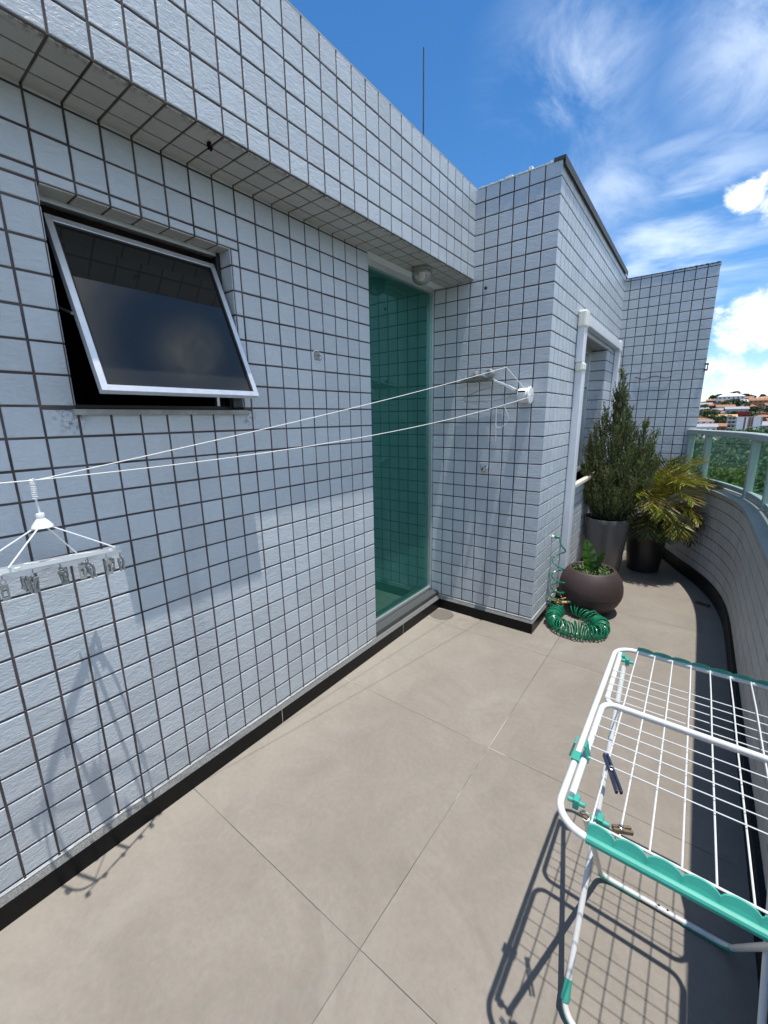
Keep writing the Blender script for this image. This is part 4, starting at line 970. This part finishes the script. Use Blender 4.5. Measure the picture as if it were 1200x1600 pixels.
def leaf(mb, base, d, nrm, L, W, mi=0, seg=5, droop=0.0, cup=0.0):
    d = Vector(d).normalized(); nrm = Vector(nrm); nrm = (nrm - d * nrm.dot(d)).normalized(); sd = d.cross(nrm)
    vs = []; p = Vector(base)
    for i in range(seg + 1):
        t = i / seg; wv = W * (math.sin(math.pi * (t * .86 + .10)) ** .8)
        if i == seg: wv = W * .03
        q = p + d * L * t - nrm * droop * t * t * L
        vs += [q - sd * wv / 2 + nrm * cup * wv, q, q + sd * wv / 2 + nrm * cup * wv]
    fs = []
    for i in range(seg): fs += [(3 * i, 3 * i + 1, 3 * i + 4, 3 * i + 3), (3 * i + 1, 3 * i + 2, 3 * i + 5, 3 * i + 4)]
    mb.add(vs, fs, mi)
mb = MB(); rr = random.Random(11)
for i in range(950):
    a = rr.uniform(0, 6.283); r_ = .158 * math.sqrt(rr.random()); b = BC + Vector((r_ * math.cos(a), r_ * math.sin(a), .345 + rr.uniform(0, .030)))
    aa = rr.uniform(0, 6.283); leaf(mb, b, (math.cos(aa), math.sin(aa), rr.uniform(.1, 1.0)), (0, 0, 1), rr.uniform(.012, .024), rr.uniform(.007, .013), 0, 2)
o_ = mb.build('ground_cover', 'cover', bowl, auto=False)
def bigleaf(base, d, nrm, L, W, ruff, seed, twist=0.0, droop=0.15):
    mb = MB(); rr = random.Random(seed); NU, NV = 22, 8; d = Vector(d).normalized(); nrm = Vector(nrm); nrm = (nrm - d * nrm.dot(d)).normalized(); sd = d.cross(nrm); vs = []
    for i in range(NU + 1):
        t = i / NU; wv = W * (math.sin(math.pi * min(1, t * .93 + .05)) ** .75); tw = Matrix.Rotation(twist * t, 3, d)
        for k in range(NV + 1):
            s_ = k / NV * 2 - 1
            rip = ruff * math.sin(t * 30 - abs(s_) * 4) * abs(s_) + ruff * .5 * math.sin(t * 55 + s_ * 3)
            q = tw @ (sd * wv / 2 * s_ + nrm * (abs(s_) * wv * .28 + rip)); vs.append(Vector(base) + d * L * t - nrm * droop * L * t * t + q)
    fs = [(i * (NV + 1) + k, i * (NV + 1) + k + 1, (i + 1) * (NV + 1) + k + 1, (i + 1) * (NV + 1) + k) for i in range(NU) for k in range(NV)]
    mb.add(vs, fs); mb.tube([Vector(base) + d * L * t - nrm * droop * L * t * t - nrm * .002 for t in np.linspace(0, .95, 10)], .003, 6)
    mb.build('leaf', 'zz_leaf', bowl, smooth=True, auto=False)
bigleaf(BC + Vector((-.01, -.02, .345)), (-.16, -.1, 1), (.45, -.85, .1), .300, .115, .006, 1, .3, .10)
bigleaf(BC + Vector((.02, -.015, .350)), (.55, -.1, .95), (-.5, -.7, .4), .235, .105, .006, 2, -.4, -.25)
bigleaf(BC + Vector((-.01, .015, .345)), (-.05, .4, .9), (.2, -.9, .2), .18, .08, .005, 3, .3, .1)
mb = MB(); mb.tube([BC + Vector((0, -.01, .335)), BC + Vector((.002, -.012, .375))], [.012, .008], 8); mb.build('stem', 'twig', bowl)

# tall conifer-like shrub
CC = Vector((1.045, 2.58, 0))
cyp = thing('potted_shrub', 'tall dark upright shrub with fine leaves in a tapered grey planter', 'potted shrub', CC)
mb = MB(); mb.lathe([(0, .004), (.140, .004), (.150, .010), (.168, .16), (.190, .38), (.211, .58), (.216, .630), (.213, .640), (.203, .640), (.199, .630), (.195, .55), (0, .55)], CC, 72); mb.build('pot', 'grey_pot', cyp, smooth=True)
mb = MB(); soil_disc(mb, CC + Vector((0, 0, .585)), .197); mb.build('soil', 'soil', cyp, smooth=True)
rr = random.Random(21); stems = MB(); fol = MB()
spires = []   # (tip, base, radius)
def spire(tx, ty, tz, rad, bx=None, by=None):
    a = rr.uniform(0, 6.28); bx = tx * .25 if bx is None else bx; by = ty * .25 if by is None else by
    spires.append((CC + Vector((tx, ty, tz)), CC + Vector((bx, by, .60)), rad))
spire(.005, 0, 2.03, .085); spire(-.035, .02, 1.82, .08); spire(.045, -.03, 1.80, .085); spire(-.12, -.02, 1.70, .07); spire(.09, .05, 1.66, .08)
spire(-.235, 0, 1.44, .06); spire(-.17, -.05, 1.52, .07); spire(.24, .02, 1.555, .075); spire(.33, .03, 1.46, .065); spire(.30, -.04, 1.36, .08); spire(.16, -.06, 1.56, .08)
spire(.02, -.14, 1.50, .09); spire(-.10, -.16, 1.36, .09); spire(.14, -.16, 1.32, .09); spire(.26, -.12, 1.20, .09); spire(-.22, -.10, 1.18, .08); spire(.36, .06, 1.24, .07); spire(-.28, .03, 1.12, .07)
spire(.05, .16, 1.45, .09); spire(-.15, .14, 1.35, .09); spire(.2, .15, 1.35, .09); spire(.0, -.21, 1.10, .09); spire(.22, -.18, 1.00, .08); spire(-.2, -.17, .98, .08); spire(.34, -.05, 1.02, .07); spire(-.26, .0, .92, .06); spire(.10, -.22, .92, .08); spire(-.08, -.22, .90, .08)
for tip, base, rad in spires:
    mid = base.lerp(tip, .5) + Vector(((tip.x - base.x) * .22, (tip.y - base.y) * .22, 0))
    P = smooth_path([base, mid, tip], 10); stems.tube(P, [.007 * (1 - i / len(P)) + .0015 for i in range(len(P))], 5)
    H = (tip - base).length; ntw = int(H * 150)
    for k in range(ntw):
        t = rr.uniform(.03, 1.0) ** .85; i = min(len(P) - 2, int(t * (len(P) - 1))); c = P[i].lerp(P[i + 1], t * (len(P) - 1) - i)
        prof = rad * .78 * (min(1, (1 - t) * 4.5) ** .7 + .12) * (0.75 + .45 * math.sin(t * 17 + tip.x * 40))
        a = rr.uniform(0, 6.283); out = Vector((math.cos(a), math.sin(a), 0))
        L_ = rr.uniform(.05, .12); d = (out * rr.uniform(.12, .5) + Vector((0, 0, 1))).normalized(); b = c + out * prof * rr.uniform(.1, .8)
        nl = 11
        for q in range(nl):
            u = q / nl; p = b + d * L_ * u; aa = q * 2.4 + a; sdv = Vector((math.cos(aa), math.sin(aa), rr.uniform(.5, 1.3)))
            leaf(fol, p, (d * .8 + sdv * .75), sdv.cross(d) + out * .3, rr.uniform(.018, .028), rr.uniform(.0070, .0105), 0, 2)
stems.build('stems', 'twig', cyp, smooth=True, auto=False)
fol.build('foliage', 'cypress', cyp, auto=False)

# yellowing palm
PC = Vector((1.375, 3.03, 0))
palm = thing('potted_palm', 'yellowing palm with arching fronds in a dark planter in the corner', 'potted palm', PC)
mb = MB(); mb.lathe([(0, .004), (.145, .004), (.152, .010), (.175, .25), (.200, .50), (.204, .545), (.200, .553), (.190, .553), (.186, .54), (.18, .48), (0, .48)], PC, 64); mb.build('pot', 'dark_pot', palm, smooth=True)
mb = MB(); soil_disc(mb, PC + Vector((0, 0, .50)), .184); mb.build('soil', 'soil', palm, smooth=True)
mb = MB()
for k in range(9):
    a = k * 2.4; mb.tube([PC + Vector((.05 * math.cos(a), .05 * math.sin(a), .50)), PC + Vector((.065 * math.cos(a), .065 * math.sin(a), .72 + .02 * (k % 3)))], [.012, .007], 7)
mb.build('stems', 'palm_stem', palm, smooth=True)
rr = random.Random(4)
def frond(az, elev, L_, arch, mats, z0=.68, seed=0):
    q = random.Random(seed); mb = MB(); az = R(az); h = Vector((math.cos(az), math.sin(az), 0)); p = PC + h * .05 + Vector((0, 0, z0)); pts = [p.copy()]; e = R(elev); N = 22
    for i in range(N):
        p = p + (h * math.cos(e) + Vector((0, 0, math.sin(e)))) * (L_ / N); e -= R(arch) / N * (1.3 if i > N * .4 else .6); pts.append(p.copy())
    mb.tube(pts, [.0055 * (1 - .8 * i / N) for i in range(N + 1)], 5, 1)
    sd = h.cross(Vector((0, 0, 1)))
    nl = 36
    for i in range(nl):
        t = .22 + .78 * i / nl; k = t * N; j = min(N - 1, int(k)); c = pts[j].lerp(pts[j + 1], k - j); tg = (pts[j + 1] - pts[j]).normalized(); up = sd.cross(tg)
        if up.z < 0: up = -up
        LL = L_ * .36 * (math.sin(math.pi * (.22 + .74 * (i / nl))) ** .7) * q.uniform(.85, 1.1)
        for s_ in (-1, 1):
            d = (sd * s_ * q.uniform(.50, .95) + tg * q.uniform(.55, .95) + up * q.uniform(-.05, .45))
            leaf(mb, c, d, up + sd * s_ * .25, LL * 1.08, .0092, 0 if q.random() > .15 else 2, 4, q.uniform(.05, .30), .22)
    mb.build('frond', [mats, 'palm_stem', 'palm_dry'], palm, auto=False)
fr = [(-100, 62, .70, 95, 'palm_yellow'), (-62, 66, .78, 88, 'palm_yellow'), (-20, 64, .66, 92, 'palm_yellow'), (10, 68, .66, 85, 'palm_yellow'), (-130, 60, .66, 105, 'palm_green'), (-160, 64, .62, 95, 'palm_green'), (35, 72, .64, 72, 'palm_yellow'), (-45, 76, .80, 66, 'palm_yellow'),
      (-75, 40, .62, 110, 'palm_yellow'), (-35, 38, .58, 105, 'palm_yellow'), (-110, 36, .60, 112, 'palm_green'), (0, 40, .54, 100, 'palm_yellow'), (-85, 14, .56, 90, 'palm_green'), (-50, 8, .56, 88, 'palm_yellow'), (-120, 16, .52, 88, 'palm_green'), (-145, 42, .54, 100, 'palm_dry'), (20, 20, .48, 85, 'palm_yellow'),
      (-10, 56, .66, 78, 'palm_yellow'), (80, 70, .66, 80, 'palm_green'), (130, 70, .62, 80, 'palm_green'), (60, 70, .62, 66, 'palm_yellow'), (-70, 82, .76, 62, 'palm_green'), (-20, 24, .56, 95, 'palm_dry'),
      (-66, -4, .56, 72, 'palm_green'), (-30, -2, .54, 75, 'palm_green'), (-98, -6, .50, 70, 'palm_green'), (-15, 10, .50, 88, 'palm_green'), (-58, 24, .60, 102, 'palm_yellow'), (-88, 52, .64, 108, 'palm_yellow'), (-48, 54, .64, 104, 'palm_yellow')]
for i, (a, e, l, c, m) in enumerate(fr): frond(a, e, l * .95, c, m, .66 + .03 * (i % 3), i)

# ------------------------------------------------------------------ coiled hose
hose = thing('garden_hose', 'green coiled garden hose on the floor with orange spray nozzle', 'hose', (1.08, 1.2, 0))
mb = MB(); HP = []
T0 = Vector((XC + .075, 1.34, .690))
for t in np.linspace(0, 1, 170):
    z = .690 - .60 * (1 - (1 - t) ** 1.5); a = -1.9 + 2 * math.pi * 6.2 * t ** 1.35
    r_ = .012 + .040 * min(1, t * 6); c = Vector((XC + .075 + .012 * t, 1.335 - .02 * t, z)); HP.append(c + Vector((r_ * math.cos(a), r_ * math.sin(a), 0)))
HP[0:1] = [Vector((XC + .062, 1.34, .692)), Vector((XC + .072, 1.338, .692))]
ctlp = [(.925, 1.31), (.925, 1.20), (.950, 1.12), (1.03, 1.055), (1.12, 1.045), (1.20, 1.065), (1.27, 1.12), (1.285, 1.20), (1.235, 1.28), (1.16, 1.35), (1.085, 1.415), (1.02, 1.43)]
CP = smooth_path([(x, y, 0) for x, y in ctlp], 60); acc = [0]
for i in range(1, len(CP)): acc.append(acc[-1] + (CP[i] - CP[i - 1]).length)
TL = acc[-1]; ph = 0.0; NS = 1500
px_, py_ = np.array([p.x for p in CP]), np.array([p.y for p in CP])
for k in range(NS):
    s_ = TL * k / (NS - 1); x, y = np.interp(s_, acc, px_), np.interp(s_, acc, py_); x2, y2 = np.interp(min(TL, s_ + .005), acc, px_), np.interp(min(TL, s_ + .005), acc, py_); x1, y1 = np.interp(max(0, s_ - .005), acc, px_), np.interp(max(0, s_ - .005), acc, py_)
    t = Vector((x2 - x1, y2 - y1, 0)).normalized(); nrm = Vector((-t.y, t.x, 0))
    f = s_ / TL; pitch = .0120 if f < .22 else (.0230 if f < .60 else (.0150 if f < .76 else .029)); ph += 2 * math.pi * (TL / NS) / pitch
    rad = .053 + .005 * math.sin(f * 19) + .004 * math.sin(f * 47 + 1) + .003 * math.sin(f * 131); lean = .35 * math.sin(f * 9)
    off = nrm * (rad * math.cos(ph)) + Vector((0, 0, rad * math.sin(ph))) + t * (rad * .45 * math.sin(ph) * math.sin(f * 13 + .6)); HP.append(Vector((x, y, rad + .0065)) + off)
NZ = Vector((.975, 1.395, .120))
HP += [Vector((1.02, 1.435, .10)), Vector((1.0, 1.42, .118)), NZ + Vector((.012, .012, 0))]
mb.tube(HP, .0054, 8); mb.build('coil', 'hose', hose, smooth=True)
mb = MB(); mb.lathe([(0, 0), (.010, 0), (.011, .004), (.011, .034), (.008, .040), (0, .040)], (XC + .022, 1.34, .692), 16, axis=(1, 0, 0)); mb.build('connector', 'hose', hose, smooth=True)
mb = MB(); nd = Vector((-.9, -.55, -.10)).normalized()
mb.lathe([(0, 0), (.010, 0), (.013, .01), (.013, .075), (.010, .080), (.010, .09), (0, .09)], NZ, 18, axis=nd); nzz = mb.build('nozzle', 'orange', hose, smooth=True)
q0 = NZ + nd * .085; u2 = Vector((0, 0, 1)); mb = MB(); mb.tube([q0, q0 + Vector((-.012, -.006, .018)), q0 + Vector((-.030, -.016, .028))], [.012, .012, .011], 10)
mb.build('spray_head', 'orange', nzz, smooth=True)
mb = MB(); mb.tube([q0 + Vector((0, 0, .022)), NZ + nd * .05 + Vector((0, 0, .036)), NZ + nd * .015 + Vector((.004, 0, .042))], .0045, 6); mb.build('trigger', 'orange', nzz, smooth=True)
mb = MB(); mb.lathe([(0, 0), (.012, 0), (.012, .03), (.008, .036), (0, .036)], NZ - nd * .036, 14, axis=nd); mb.build('connector', 'hose', nzz, smooth=True)
tap = thing('wall_tap', 'small pale tap nipple in the tiled wall feeding the green hose', 'tap', (XC, 1.34, .692))
mb = MB(); mb.lathe([(0, 0), (.016, 0), (.016, .004), (.009, .006), (.009, .018), (0, .018)], (XC + .0048, 1.34, .692), 16, axis=(1, 0, 0)); mb.build('nipple', 'white_plastic', tap, smooth=True)

st2 = MB(); st2.obox((1.91, 2.29, .010), [(1, -.45, 0), (.45, 1, 0), (0, 0, 1)], (.052, .020, .008)); tag(st2.build('wood_strip', 'rust_wood', bevel=.002), 'small reddish brown wood strip lying on the floor in shade', 'wood strip')

# ------------------------------------------------------------------ valley, far hillside, houses, trees
def ground_z(x, y):
    pr_ = [(-400, -30), (60, -30), (240, -29), (370, -17), (420, -11), (500, -1), (560, 6), (620, 11.5), (660, 13), (760, 8), (1000, -10), (3000, -30), (6000, -60)]
    z = float(np.interp(y, [p[0] for p in pr_], [p[1] for p in pr_]))
    k = max(0, min(1, (y - 300) / 200)) * max(0, min(1, (1200 - y) / 400))
    return z + k * (2.2 * math.sin(x * .021 + .7) + 1.5 * math.sin(x * .05 + y * .02) - 0.020 * max(0, x - 20))
m, t, b = newmat('hill ground'); n_ = mnoise(t, .05, 8, .65)
t.links.new(ramp(t, n_.outputs['Fac'], [(.35, (.035, .05, .018)), (.55, (.06, .065, .03)), (.7, (.16, .13, .09))]), b.inputs['Base Color']); b.inputs['Roughness'].default_value = .95; MT['hill'] = m
xs_ = sorted(set([-5000, -2500, -1200, -600] + list(range(-400, 420, 20)) + [600, 1200, 2500, 5000])); ys_ = sorted(set([-3000, -1000, -300, -60, 0, 40] + list(range(60, 800, 20)) + [900, 1000, 1300, 2000, 3000, 5500]))
mb = MB(); v = [(x, y, ground_z(x, y)) for y in ys_ for x in xs_]; W_ = len(xs_)
mb.add(v, [(j * W_ + i, j * W_ + i + 1, (j + 1) * W_ + i + 1, (j + 1) * W_ + i) for j in range(len(ys_) - 1) for i in range(W_ - 1)])
tag(mb.build('hills', 'hill', smooth=True), None, None, None, 'structure')
# road through the valley
mb = MB(); rd = smooth_path([(-50, 322, 0), (-14, 326, 0), (1, 331, 0), (6.5, 343, 0), (8.5, 362, 0), (4, 384, 0)], 12); vs = []
for i, p in enumerate(rd):
    tq = (rd[min(i + 1, len(rd) - 1)] - rd[max(i - 1, 0)]).normalized(); nq = Vector((-tq.y, tq.x, 0))
    for s_ in (-1, 1): q = p + nq * 3.2 * s_; vs.append((q.x, q.y, ground_z(p.x, p.y) + .35))
mb.add(vs, [(2 * i, 2 * i + 1, 2 * i + 3, 2 * i + 2) for i in range(len(rd) - 1)])
MT['road'] = basic('pale worn road', (.34, .34, .32), .9, .2, var=.15, scale=.4)
tag(mb.build('road', 'road'), None, None, None, 'structure')

wall_cols = {'white': (.72, .71, .68), 'cream': (.58, .50, .38), 'pink': (.55, .36, .28), 'orange': (.52, .24, .12), 'brick': (.30, .13, .085), 'grey': (.36, .36, .35), 'red': (.34, .045, .04), 'blue': (.38, .46, .54)}
for k, c in wall_cols.items(): MT['w_' + k] = basic('render ' + k, c, .9, .2, var=.12, scale=.6)
MT['r_terra'] = basic('terracotta roof', (.31, .165, .105), .85, .2, var=.3, scale=.8); MT['r_grey'] = basic('fibre cement roof', (.33, .33, .33), .85, .2, var=.2, scale=.8)
MT['r_white'] = basic('white roof', (.78, .78, .77), .6, .3, var=.06, scale=.6); MT['r_tan'] = basic('tan roof', (.50, .33, .18), .85, .2, var=.2, scale=.8)
MT['dark_win'] = basic('dark window glass', (.02, .024, .03), .2, .6, var=.2)
def house_at(x, y, w_, d_, h_, wallc, roofc, rot, label, group=None, roof='gable', name='house', storeys=1, z=None):
    zz = ground_z(x, y) - 1.5 if z is None else z
    t = thing(name, label, 'house', (x, y, zz), group); q = Matrix.Rotation(rot, 3, 'Z')
    def P(a, bb, c): return Vector((x, y, zz)) + q @ Vector((a, bb, c))
    mb = MB(); H = h_ + 1.5
    mb.obox(P(0, 0, H / 2), [q @ Vector((1, 0, 0)), q @ Vector((0, 1, 0)), (0, 0, 1)], (w_ / 2, d_ / 2, H / 2)); mb.build('wall', 'w_' + wallc, t)
    mb = MB(); e = .7
    if roof == 'gable':
        v = [P(-w_ / 2 - e, -d_ / 2 - e, H + .02), P(w_ / 2 + e, -d_ / 2 - e, H + .02), P(w_ / 2 + e, d_ / 2 + e, H + .02), P(-w_ / 2 - e, d_ / 2 + e, H + .02), P(-w_ / 2 - e, 0, H + d_ * .24), P(w_ / 2 + e, 0, H + d_ * .24)]
        mb.add(v, [(0, 1, 5, 4), (2, 3, 4, 5), (0, 4, 3), (1, 2, 5), (0, 3, 2, 1)])
    elif roof == 'hip':
        v = [P(-w_ / 2 - e, -d_ / 2 - e, H + .02), P(w_ / 2 + e, -d_ / 2 - e, H + .02), P(w_ / 2 + e, d_ / 2 + e, H + .02), P(-w_ / 2 - e, d_ / 2 + e, H + .02), P(-w_ * .22, 0, H + d_ * .25), P(w_ * .22, 0, H + d_ * .25)]
        mb.add(v, [(0, 1, 5, 4), (2, 3, 4, 5), (0, 4, 3), (1, 2, 5), (0, 3, 2, 1)])
    else:
        mb.obox(P(0, 0, H + .25), [q @ Vector((1, 0, 0)), q @ Vector((0, 1, 0)), (0, 0, 1)], (w_ / 2 + .3, d_ / 2 + .3, .24))
    mb.build('roof', 'r_' + roofc, t)
    nw = max(2, int(w_ / 3.2))
    for s_ in range(storeys):
        for i in range(nw):
            a = -w_ / 2 + w_ * (i + .5) / nw; zc = 1.5 + h_ * (s_ + .55) / storeys
            mb = MB(); mb.obox(P(a, -d_ / 2, zc), [q @ Vector((1, 0, 0)), q @ Vector((0, 1, 0)), (0, 0, 1)], (.75, .06, .7)); mb.build('window', 'dark_win', t)
    return t
def ypos(dx, y): return 1.706 + dx * y
special = [
    (.037, 585, 22, 12, 7.5, 'white', 'white', .08, 'large white hillside house with a broad white roof near the crest', 'hip', 2),
    (.0585, 468, 10, 8, 6.5, 'red', 'terra', .1, 'dark red hillside house behind the block with white panels', 'flat', 1),
    (.086, 545, 24, 10, 5.5, 'orange', 'terra', -.12, 'long salmon orange house high on the right of the hillside', 'gable', 2),
    (.090, 575, 14, 8, 4.0, 'cream', 'tan', -.2, 'house with a bright tan roof on the upper right hillside', 'gable', 1),
    (.030, 455, 18, 9, 3.6, 'cream', 'tan', .05, 'low wide house with a long tan roof in mid slope', 'gable', 1),
    (.004, 412, 12, 9, 5.5, 'white', 'white', .0, 'white flat roofed house at the foot of the slope by the end wall', 'flat', 2),
    (.006, 392, 14, 9, 4.5, 'white', 'grey', .05, 'pale house with a grey roof lowest beside the end wall', 'gable', 1),
    (.021, 398, 13, 9, 4.0, 'brick', 'terra', -.05, 'brick house with a terracotta roof left of the apartment block', 'gable', 1),
    (.048, 500, 16, 9, 5.0, 'blue', 'grey', .1, 'blue grey house in the middle of the hillside', 'gable', 1),
    (.064, 560, 15, 8, 3.4, 'white', 'white', .0, 'low house with a white metal roof right of the large white house', 'gable', 1),
    (.078, 575, 15, 8, 3.2, 'cream', 'white', -.15, 'narrow pale roofed house near the top right of the hillside', 'gable', 1),
    (.094, 405, 16, 12, 4.5, 'grey', 'grey', -.3, 'wide grey roofed house at the right edge below the orange house', 'gable', 1)]
for dx, y, w_, d_, h_, wc, rc, ro, lab, rf_, stt in special: house_at(ypos(dx, y), y, w_, d_, h_, wc, rc, ro, lab, None, rf_, 'house', stt)
# apartment block with white end panels
AY = 405; AX = ypos(.0655, AY); AZ0 = ground_z(AX, AY) - 3; AH = 13.2; ap = thing('apartment_block', 'pale apartment block with two tall blank white panels facing the terrace', 'apartment block', (AX, AY, AZ0))
mb = MB(); mb.box((AX - 11.5, AY - 5, AZ0), (AX + 8.2, AY + 6, AZ0 + AH)); mb.build('wall', 'w_grey', ap)
mb = MB(); mb.box((AX - 12, AY - 5.4, AZ0 + AH + .02), (AX - 6.8, AY + 6.4, AZ0 + AH + .6)); mb.build('roof', 'r_tan', ap)
for a, b in ((-6.0, -2.0), (3.2, 7.2)):
    mb = MB(); mb.box((AX + a, AY - 5.25, AZ0 + 2.6), (AX + b, AY - 5.01, AZ0 + AH - .3)); mb.build('white_panel', 'r_white', ap)
for a in (-1.9, .9, 2.35):
    mb = MB(); mb.box((AX + a, AY - 5.2, AZ0 + 2.6), (AX + a + .8, AY - 5.01, AZ0 + AH - .2)); mb.build('brick_stripe', 'w_brick', ap)
mb = MB(); mb.box((AX - .9, AY - 5.2, AZ0 + 2.6), (AX + .2, AY - 5.012, AZ0 + AH - .4)); mb.build('white_strip', 'r_white', ap)
for k in range(4):
    for a in (-10.6, -8.4):
        mb = MB(); zc = AZ0 + 3.2 + k * 2.75; mb.box((AX + a, AY - 5.15, zc), (AX + a + 1.5, AY - 5.01, zc + 1.3)); mb.build('window', 'dark_win', ap)
    mb = MB(); zc = AZ0 + 2.55 + k * 2.75; mb.box((AX - 11.4, AY - 5.6, zc), (AX - 6.3, AY - 5.02, zc + .38)); mb.build('balcony_band', 'w_white', ap)
# ordinary houses in rows up the slope
rr = random.Random(17)
kinds = [('cream', 'terra', 'small cream house with a terracotta roof on the far hillside', 'cream houses on the hillside'), ('white', 'terra', 'small white house with a terracotta roof on the far hillside', 'white houses on the hillside'),
         ('pink', 'terra', 'small pinkish house with a terracotta roof on the far hillside', 'pink houses on the hillside'), ('brick', 'terra', 'small bare brick house with a terracotta roof on the far hillside', 'brick houses on the hillside'),
         ('cream', 'grey', 'small cream house with a grey roof on the far hillside', 'grey roofed houses on the hillside'), ('white', 'grey', 'small white house with a grey roof on the far hillside', 'white grey-roofed houses on the hillside')]
taken = [(ypos(d_[0], d_[1]), d_[1], d_[2] * .5) for d_ in special] + [(AX, AY, 12)]
for y in (425, 448, 474, 498, 522, 546, 572, 598, 622):
    x = -34 + rr.uniform(-5, 5)
    while x < 96:
        w_ = rr.uniform(8, 14); yy = y + rr.uniform(-6, 6); kd = rr.choice(kinds)
        if all(abs(x - a) > c + w_ * .4 or abs(yy - b) > 11 for a, b, c in taken) and rr.random() < .82 and not (AX - 14 < x < AX + 10 and yy < 470):
            house_at(x, yy, w_, rr.uniform(7, 9), rr.uniform(2.8, 5.0), kd[0], kd[1], rr.uniform(-.3, .3), kd[2], kd[3], rr.choice(['gable', 'gable', 'hip']), 'house', 1)
        x += w_ + rr.uniform(2, 8)
# trees: leaf clumps, one object each among the houses; the valley wood as one mass
MT['tree_leaf'] = leafmat('tree leaf', [(.020, .045, .012), (.04, .075, .018), (.065, .10, .025)], .6, .15)
MT['wood_leaf'] = leafmat('wood leaf', [(.018, .050, .010), (.04, .095, .018), (.07, .14, .03), (.10, .17, .04)], .6, .2)
def clump(mb, c, r, rr, n, leaf_):
    for k in range(n):
        a = rr.uniform(0, 6.283); zz = rr.uniform(-.55, 1); ra = r * math.sqrt(max(0.05, 1 - zz * zz * .9)) * rr.uniform(.72, 1.08)
        p = c + Vector((ra * math.cos(a), ra * math.sin(a), zz * r * .75)); nv = Vector((rr.gauss(0, 1), rr.gauss(0, 1), rr.gauss(.5, 1))).normalized(); u = nv.orthogonal().normalized(); w_ = nv.cross(u); s_ = leaf_ * rr.uniform(.6, 1.3)
        mb.add([p - u * s_, p - w_ * s_ * .6, p + u * s_, p + w_ * s_ * .6], [(0, 1, 2, 3)])
rr = random.Random(9)
tl = [(.045, 632, 7, 'tall dark tree on the crest above the large white house'), (.052, 632, 5, 'rounded dark tree on the crest right of the tallest tree'), (.012, 640, 5, None), (.020, 640, 6, None), (.027, 636, 5, None), (.061, 640, 5, None), (.068, 640, 5, None), (.008, 450, 8, 'big green tree beside the end wall in mid slope'), (.016, 462, 7, None), (.012, 432, 6, None), (.026, 530, 7, None), (.036, 545, 7, None), (.044, 548, 6, None), (.052, 540, 6, None), (.032, 425, 6, None), (.038, 440, 5, None), (.093, 478, 7, 'dark round tree at the right edge of the hillside'), (.024, 415, 5, None), (.060, 520, 5, None), (.075, 500, 5, None), (.001, 520, 6, None), (.08, 640, 5, None), (.045, 470, 5, None), (.07, 450, 5, None)]
for dx, y, r_, lab in tl:
    x = ypos(dx, y); z = ground_z(x, y); t = thing('tree', lab or 'small dark green tree among the far hillside houses', 'tree', (x, y, z), None if lab else 'trees among the hillside houses')
    mb = MB(); mb.tube([(x, y, z - 1), (x, y, z + r_ * .7)], [.5, .3], 6); mb.build('trunk', 'twig', t)
    mb = MB()
    for k in range(6): clump(mb, Vector((x + rr.uniform(-.5, .5) * r_, y + rr.uniform(-.5, .5) * r_, z + r_ * rr.uniform(.55, 1.05))), r_ * .48, rr, 90, .75)
    mb.build('crown', 'tree_leaf', t, auto=False)
mb = MB(); rr = random.Random(31)
for k in range(1500):
    y = 95 + 300 * rr.random() ** .9; x = rr.uniform(-.16, .42) * y
    if any(abs(x - p.x) < 8.5 and abs(y - p.y) < 9 for p in rd) or (y > 372): continue
    r_ = rr.uniform(3.5, 6.5); c = Vector((x, y, ground_z(x, y) + r_ * rr.uniform(.6, 1.0)))
    clump(mb, c, r_, rr, 60, 1.1)
tag(mb.build('forest', 'wood_leaf', auto=False), 'dense green wood filling the valley below the railing', 'wood', None, 'stuff')
